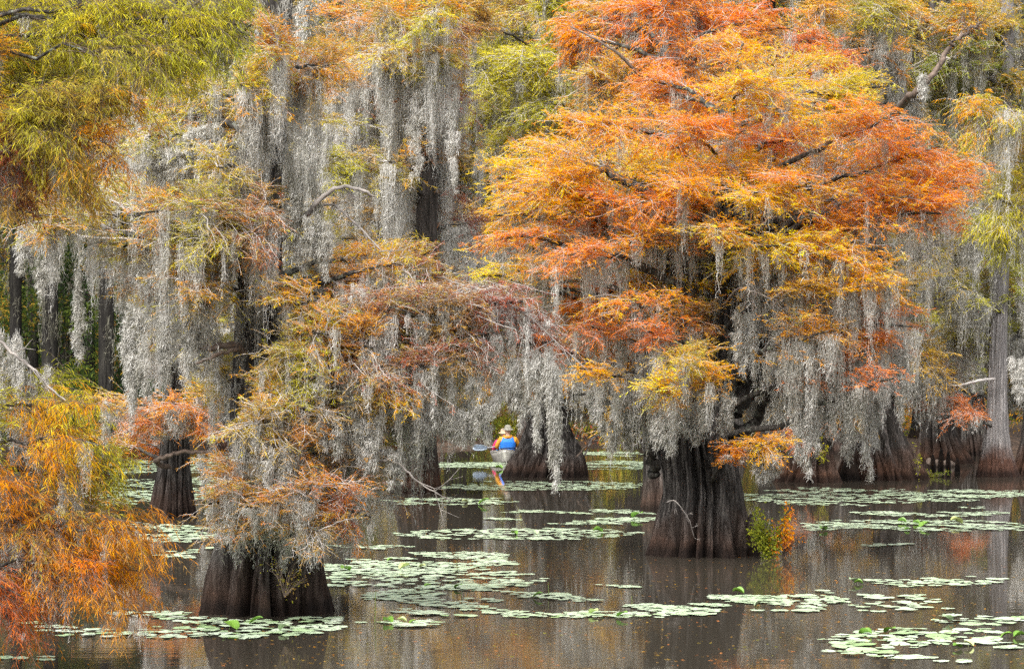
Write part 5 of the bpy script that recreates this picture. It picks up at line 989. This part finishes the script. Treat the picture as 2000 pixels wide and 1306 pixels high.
import bmesh
def skin(name, pts, edges, mat, parent, root=0, levels=2):
    bm = bmesh.new(); ly = bm.verts.layers.skin.verify(); vs = []
    for p in pts:
        v = bm.verts.new(p[:3]); r = p[3]; v[ly].radius = (r, p[4] if len(p) > 4 else r); vs.append(v)
    bm.verts.ensure_lookup_table(); vs[root][ly].use_root = True
    for a, c in edges: bm.edges.new((vs[a], vs[c]))
    me = bpy.data.meshes.new(name); bm.to_mesh(me); bm.free(); me.materials.append(mat)
    o = link(name, me, parent); o.modifiers.new('skin', 'SKIN').use_smooth_shade = True
    sb = o.modifiers.new('sub', 'SUBSURF'); sb.levels = sb.render_levels = levels
    return o
def person(loc, label, jacket, vest, glove, hatc, lh, rh, le, re, yaw=0.0):
    root = empty('person', loc, label, 'person'); root.rotation_euler = (0, 0, yaw)
    sk_ = mat_simple('skin', (.55, .33, .24), .6, .1); gl = glove or sk_
    lh, rh, le, re = map(np.array, (lh, rh, le, re))
    pts = [(0, 0, .12, .15, .11), (0, .02, .34, .15, .11), (0, .03, .56, .16, .11), (0, .03, .69, .075), (0, .035, .75, .052), (0, .045, .83, .078, .088), (0, .05, .90, .082, .092), (0, .05, .96, .055, .06),
           (0, .14, .84, .012), (-.085, .05, .85, .012), (.085, .05, .85, .012)]
    ed = [(0, 1), (1, 2), (2, 3), (3, 4), (4, 5), (5, 6), (6, 7), (5, 8), (5, 9), (5, 10)]
    jk = [(0, -.005, .14, .165, .125), (0, .015, .34, .165, .125), (0, .025, .55, .17, .12), (0, .03, .68, .085)]; je = [(0, 1), (1, 2), (2, 3)]
    for sg, hd, el in ((-1, lh, le), (1, rh, re)):
        sh = np.array([sg * .2, .03, .62]); i = len(pts)
        pts += [(*sh, .055), (*el, .045), (*(hd * .85 + el * .15), .03), (*hd, .034, .02)]; ed += [(2, i), (i, i + 1), (i + 1, i + 2), (i + 2, i + 3)]
        fd = unit(hd - el)
        for f in range(5):
            off = np.array([(f - 1.8) * .020 if f < 4 else -sg * .04, .012, 0.0]); j = len(pts); ln = (.07, .08, .075, .06, .05)[f]
            a1 = hd + off * .8 + fd * .035; a2 = a1 + fd * ln * .5 + np.array([0, .015, -.012]); a3 = a2 + np.array([0, -.012, -.03])
            pts += [(*a1, .0095), (*a2, .009), (*a3, .008)]; ed += [(i + 3, j), (j, j + 1), (j + 1, j + 2)]
        k = len(jk); jk += [(*sh, .078), (*((sh + el) / 2), .07), (*el, .064), (*((el + hd) / 2), .052), (*(hd * .88 + el * .12), .043)]
        je += [(2, k), (k, k + 1), (k + 1, k + 2), (k + 2, k + 3), (k + 3, k + 4)]
        # legs folded forward
        m_ = len(pts); pts += [(sg * .1, .12, .10, .085), (sg * .2, .5, .26, .06), (sg * .16, .8, .0, .045), (sg * .16, .9, -.02, .035)]; ed += [(0, m_), (m_, m_ + 1), (m_ + 1, m_ + 2), (m_ + 2, m_ + 3)]
    skin('body', pts, ed, sk_, root)
    skin('jacket', jk, je, jacket, root)
    tz = [(sg * .1, .1, .10, .105) for sg in (-1, 1)]
    skin('trousers', [(0, 0, .1, .15, .12), (-.11, .14, .11, .105), (-.2, .5, .27, .075), (-.16, .78, .02, .06), (.11, .14, .11, .105), (.2, .5, .27, .075), (.16, .78, .02, .06)], [(0, 1), (1, 2), (2, 3), (0, 4), (4, 5), (5, 6)], jacket, root)
    for sg, hd in ((-1, lh), (1, rh)):
        if glove: skin('glove', [(*(hd * .93), .036), (*(hd * 1.0), .047, .036), (*(hd + np.array([0, .05, -.01])), .04, .028)], [(0, 1), (1, 2)], glove, root)
    # life vest: panel wrapped round the torso
    th = np.linspace(0, 2 * np.pi, 40, endpoint=False); zz = np.linspace(.30, .655, 14); g = Geo()
    hw = np.interp(zz, [.3, .5, .58, .655], [.205, .215, .185, .14]); hd_ = np.interp(zz, [.3, .55, .655], [.165, .175, .12])
    n4 = lambda a: np.sign(a) * np.abs(a) ** .75
    V = np.stack([hw[:, None] * n4(np.cos(th)), .02 + hd_[:, None] * n4(np.sin(th)), np.repeat(zz[:, None], 40, 1) + .03 * np.cos(th * 2) * (zz[:, None] > .6)], -1)
    g.grid(V, True); vo = link('life_vest', g.mesh('life_vest', vest, smooth=True), root); vo.modifiers.new('solid', 'SOLIDIFY').thickness = .012
    for z0 in (.335, .375):
        g = Geo(); c = np.stack([.217 * n4(np.cos(th)), .02 + .185 * n4(np.sin(th)), np.full(40, z0) + .012 * np.sin(th * 2 + z0 * 60)], -1); c = np.concatenate([c, c[:1]]); g.tubes(c, .009, 5)
        link('strap', g.mesh('strap', M_BLACK, smooth=True), vo)
    # hat: brim and crown
    g = Geo(); rb = np.array([.082, .17, .175, .09]); zb = np.array([.905, .868, .874, .915]); ths = np.linspace(0, 2 * np.pi, 32, endpoint=False)
    prof = [(.165, .872), (.17, .866), (.13, .885), (.098, .905), (.094, .945), (.08, .985), (.045, 1.005), (.003, 1.01)]
    V = np.stack([np.stack([r * np.cos(ths), .05 + r * 1.08 * np.sin(ths), np.full(32, z) + (.012 * np.cos(2 * ths) if r > .12 else 0)], -1) for r, z in prof]); g.grid(V, True)
    link('hat', g.mesh('hat', hatc, smooth=True), root)
    # hood folded at the collar
    tt_ = np.linspace(-.4, np.pi + .4, 14); g = Geo(); g.tubes(np.stack([.10 * np.cos(tt_), .02 - .08 * np.sin(tt_), .70 - .03 * np.sin(tt_)], -1), .03, 8); link('hood', g.mesh('hood', jacket, smooth=True), root)
    return root
M_BLACK = mat_simple('black_webbing', (.02, .02, .022), .6)
M_MUSTARD = mat_simple('mustard_jacket', (.62, .27, .02), .75, .15, 12, bump=.2)
M_BLUE = mat_simple('blue_vest', (.01, .16, .62), .6, .12, 10)
M_PINK = mat_simple('magenta_jacket', (.72, .04, .16), .7, .12)
M_HAT = mat_simple('grey_hat', (.22, .21, .17), .85, .3, 18); M_HAT2 = mat_simple('tan_hat', (.42, .31, .21), .85, .2)
M_GLOVE = mat_simple('blue_glove', (.12, .33, .65), .6)
px_ = (992 - CX) / F * 70.3
person((px_, 70.3, .0), 'paddler in the stern in mustard jacket, blue life vest and grey hat, seen from behind', M_MUSTARD, M_BLUE, M_GLOVE, M_HAT, (-.27, .16, .33), (.12, .40, .46), (-.31, .06, .42), (.31, .14, .42))
person((px_ - .12, 72.6, -.15), 'paddler in the bow in magenta jacket and tan hat, mostly hidden behind the other', M_PINK, mat_simple('light_blue_vest', (.05, .27, .7), .6), None, M_HAT2, (-.16, .42, .4), (.33, .3, .55), (-.3, .14, .42), (.36, .1, .5))
M_SHAFT = mat_simple('paddle_shaft', (.55, .58, .62), .35, .1, metal=.5); M_BLADE = mat_simple('paddle_blade', (.27, .33, .41), .4, .15); M_STRIPE = mat_simple('dark_stripe', (.06, .10, .16), .5)
p_l = np.array([(952 - CX) / F * 70.4, 70.38, 2.5 - (874 - HY) / F * 70.4]); p_r = np.array([px_ + .16, 70.72, .47]); pd = unit(p_r - p_l)
paddle = empty('paddle', p_l, 'paddle with a pale blue-grey blade held out level to the left of the canoe', 'paddle')
g = Geo(); g.tubes(np.stack([p_l, p_l + (p_r - p_l) * .5, p_r]) - p_l, .016, 8); link('shaft', g.mesh('shaft', M_SHAFT, smooth=True), paddle)
u = np.linspace(0, 1, 14); hw = np.interp(u, [0, .12, .35, .8, .95, 1], [.018, .045, .076, .08, .06, .02]); v = np.linspace(-1, 1, 9); bd = np.array([-1, -.04, .02])
V = np.stack([np.stack([bd * .40 * a + np.array([0, (.02 - .03 * c * c), c * h]) for c in v]) for a, h in zip(u, hw)]); g = Geo(); g.grid(V)
bl = link('blade', g.mesh('blade', M_BLADE, smooth=True), paddle); bl.modifiers.new('solid', 'SOLIDIFY').thickness = .012
g = Geo(); g.tubes(np.stack([bd * .40 * a + np.array([0, -.012, 0]) for a in (0, .5, .88)]), .012, 6); link('rib', g.mesh('rib', M_STRIPE, smooth=True), bl)
g = Geo(); g.tubes(np.stack([p_r - p_l + np.array([0, 0, -.05]), p_r - p_l, p_r - p_l + np.array([0, 0, .05])]), .02, 8); link('grip', g.mesh('grip', M_STRIPE, smooth=True), paddle)
# ------------------------------------------------------------------ light, camera
cam = bpy.data.cameras.new('camera'); co = link('camera', cam, None, (0, 0, H)); co.rotation_euler = (math.pi / 2, 0, 0)
cam.sensor_width = 36; cam.sensor_fit = 'HORIZONTAL'; cam.lens = 36 * F / 2000; cam.shift_y = (HY - 653) / 2000
cam.clip_end = 3000; cam.clip_start = 0.5
sc.camera = co
SUN_EL, SUN_AZ = 52, 205            # high behind the camera, a little to its left
w = bpy.data.worlds.new('World'); sc.world = w; w.use_nodes = True; nt = w.node_tree; nt.nodes.clear()
sk = nt.nodes.new('ShaderNodeTexSky'); sk.sky_type = 'NISHITA'; sk.sun_disc = False; sk.sun_elevation = math.radians(SUN_EL); sk.sun_rotation = math.radians(SUN_AZ)
sk.dust_density = 4.0; sk.air_density = 1.0
hs = nt.nodes.new('ShaderNodeHueSaturation'); hs.inputs['Saturation'].default_value = 0.16
bg = nt.nodes.new('ShaderNodeBackground'); bg.inputs['Strength'].default_value = 0.15
wo = nt.nodes.new('ShaderNodeOutputWorld')
nt.links.new(sk.outputs[0], hs.inputs['Color']); nt.links.new(hs.outputs[0], bg.inputs['Color']); nt.links.new(bg.outputs[0], wo.inputs[0])
sl = bpy.data.lights.new('sun', 'SUN'); sl.energy = 1.4; sl.angle = math.radians(35); sl.color = (1, 0.95, 0.88)
so = link('sun', sl, None, (0, -20, 40))
az, el = math.radians(SUN_AZ), math.radians(SUN_EL)
from mathutils import Vector
so.rotation_euler = Vector((math.sin(az) * math.cos(el), math.cos(az) * math.cos(el), math.sin(el))).to_track_quat('Z', 'Y').to_euler()
sc.view_settings.view_transform = 'Standard'; sc.view_settings.look = 'None'; sc.view_settings.exposure = 1.2; sc.view_settings.gamma = 1
sc.cycles.max_bounces = 7; sc.cycles.diffuse_bounces = 4; sc.cycles.transmission_bounces = 4; sc.cycles.glossy_bounces = 3
sc.cycles.caustics_reflective = False; sc.cycles.caustics_refractive = False
print('FACES', sum(len(m.polygons) for m in bpy.data.meshes))
sc.cycles.use_denoising = False
sc.cycles.use_adaptive_sampling = False
sc.cycles.sample_clamp_indirect = 4.0
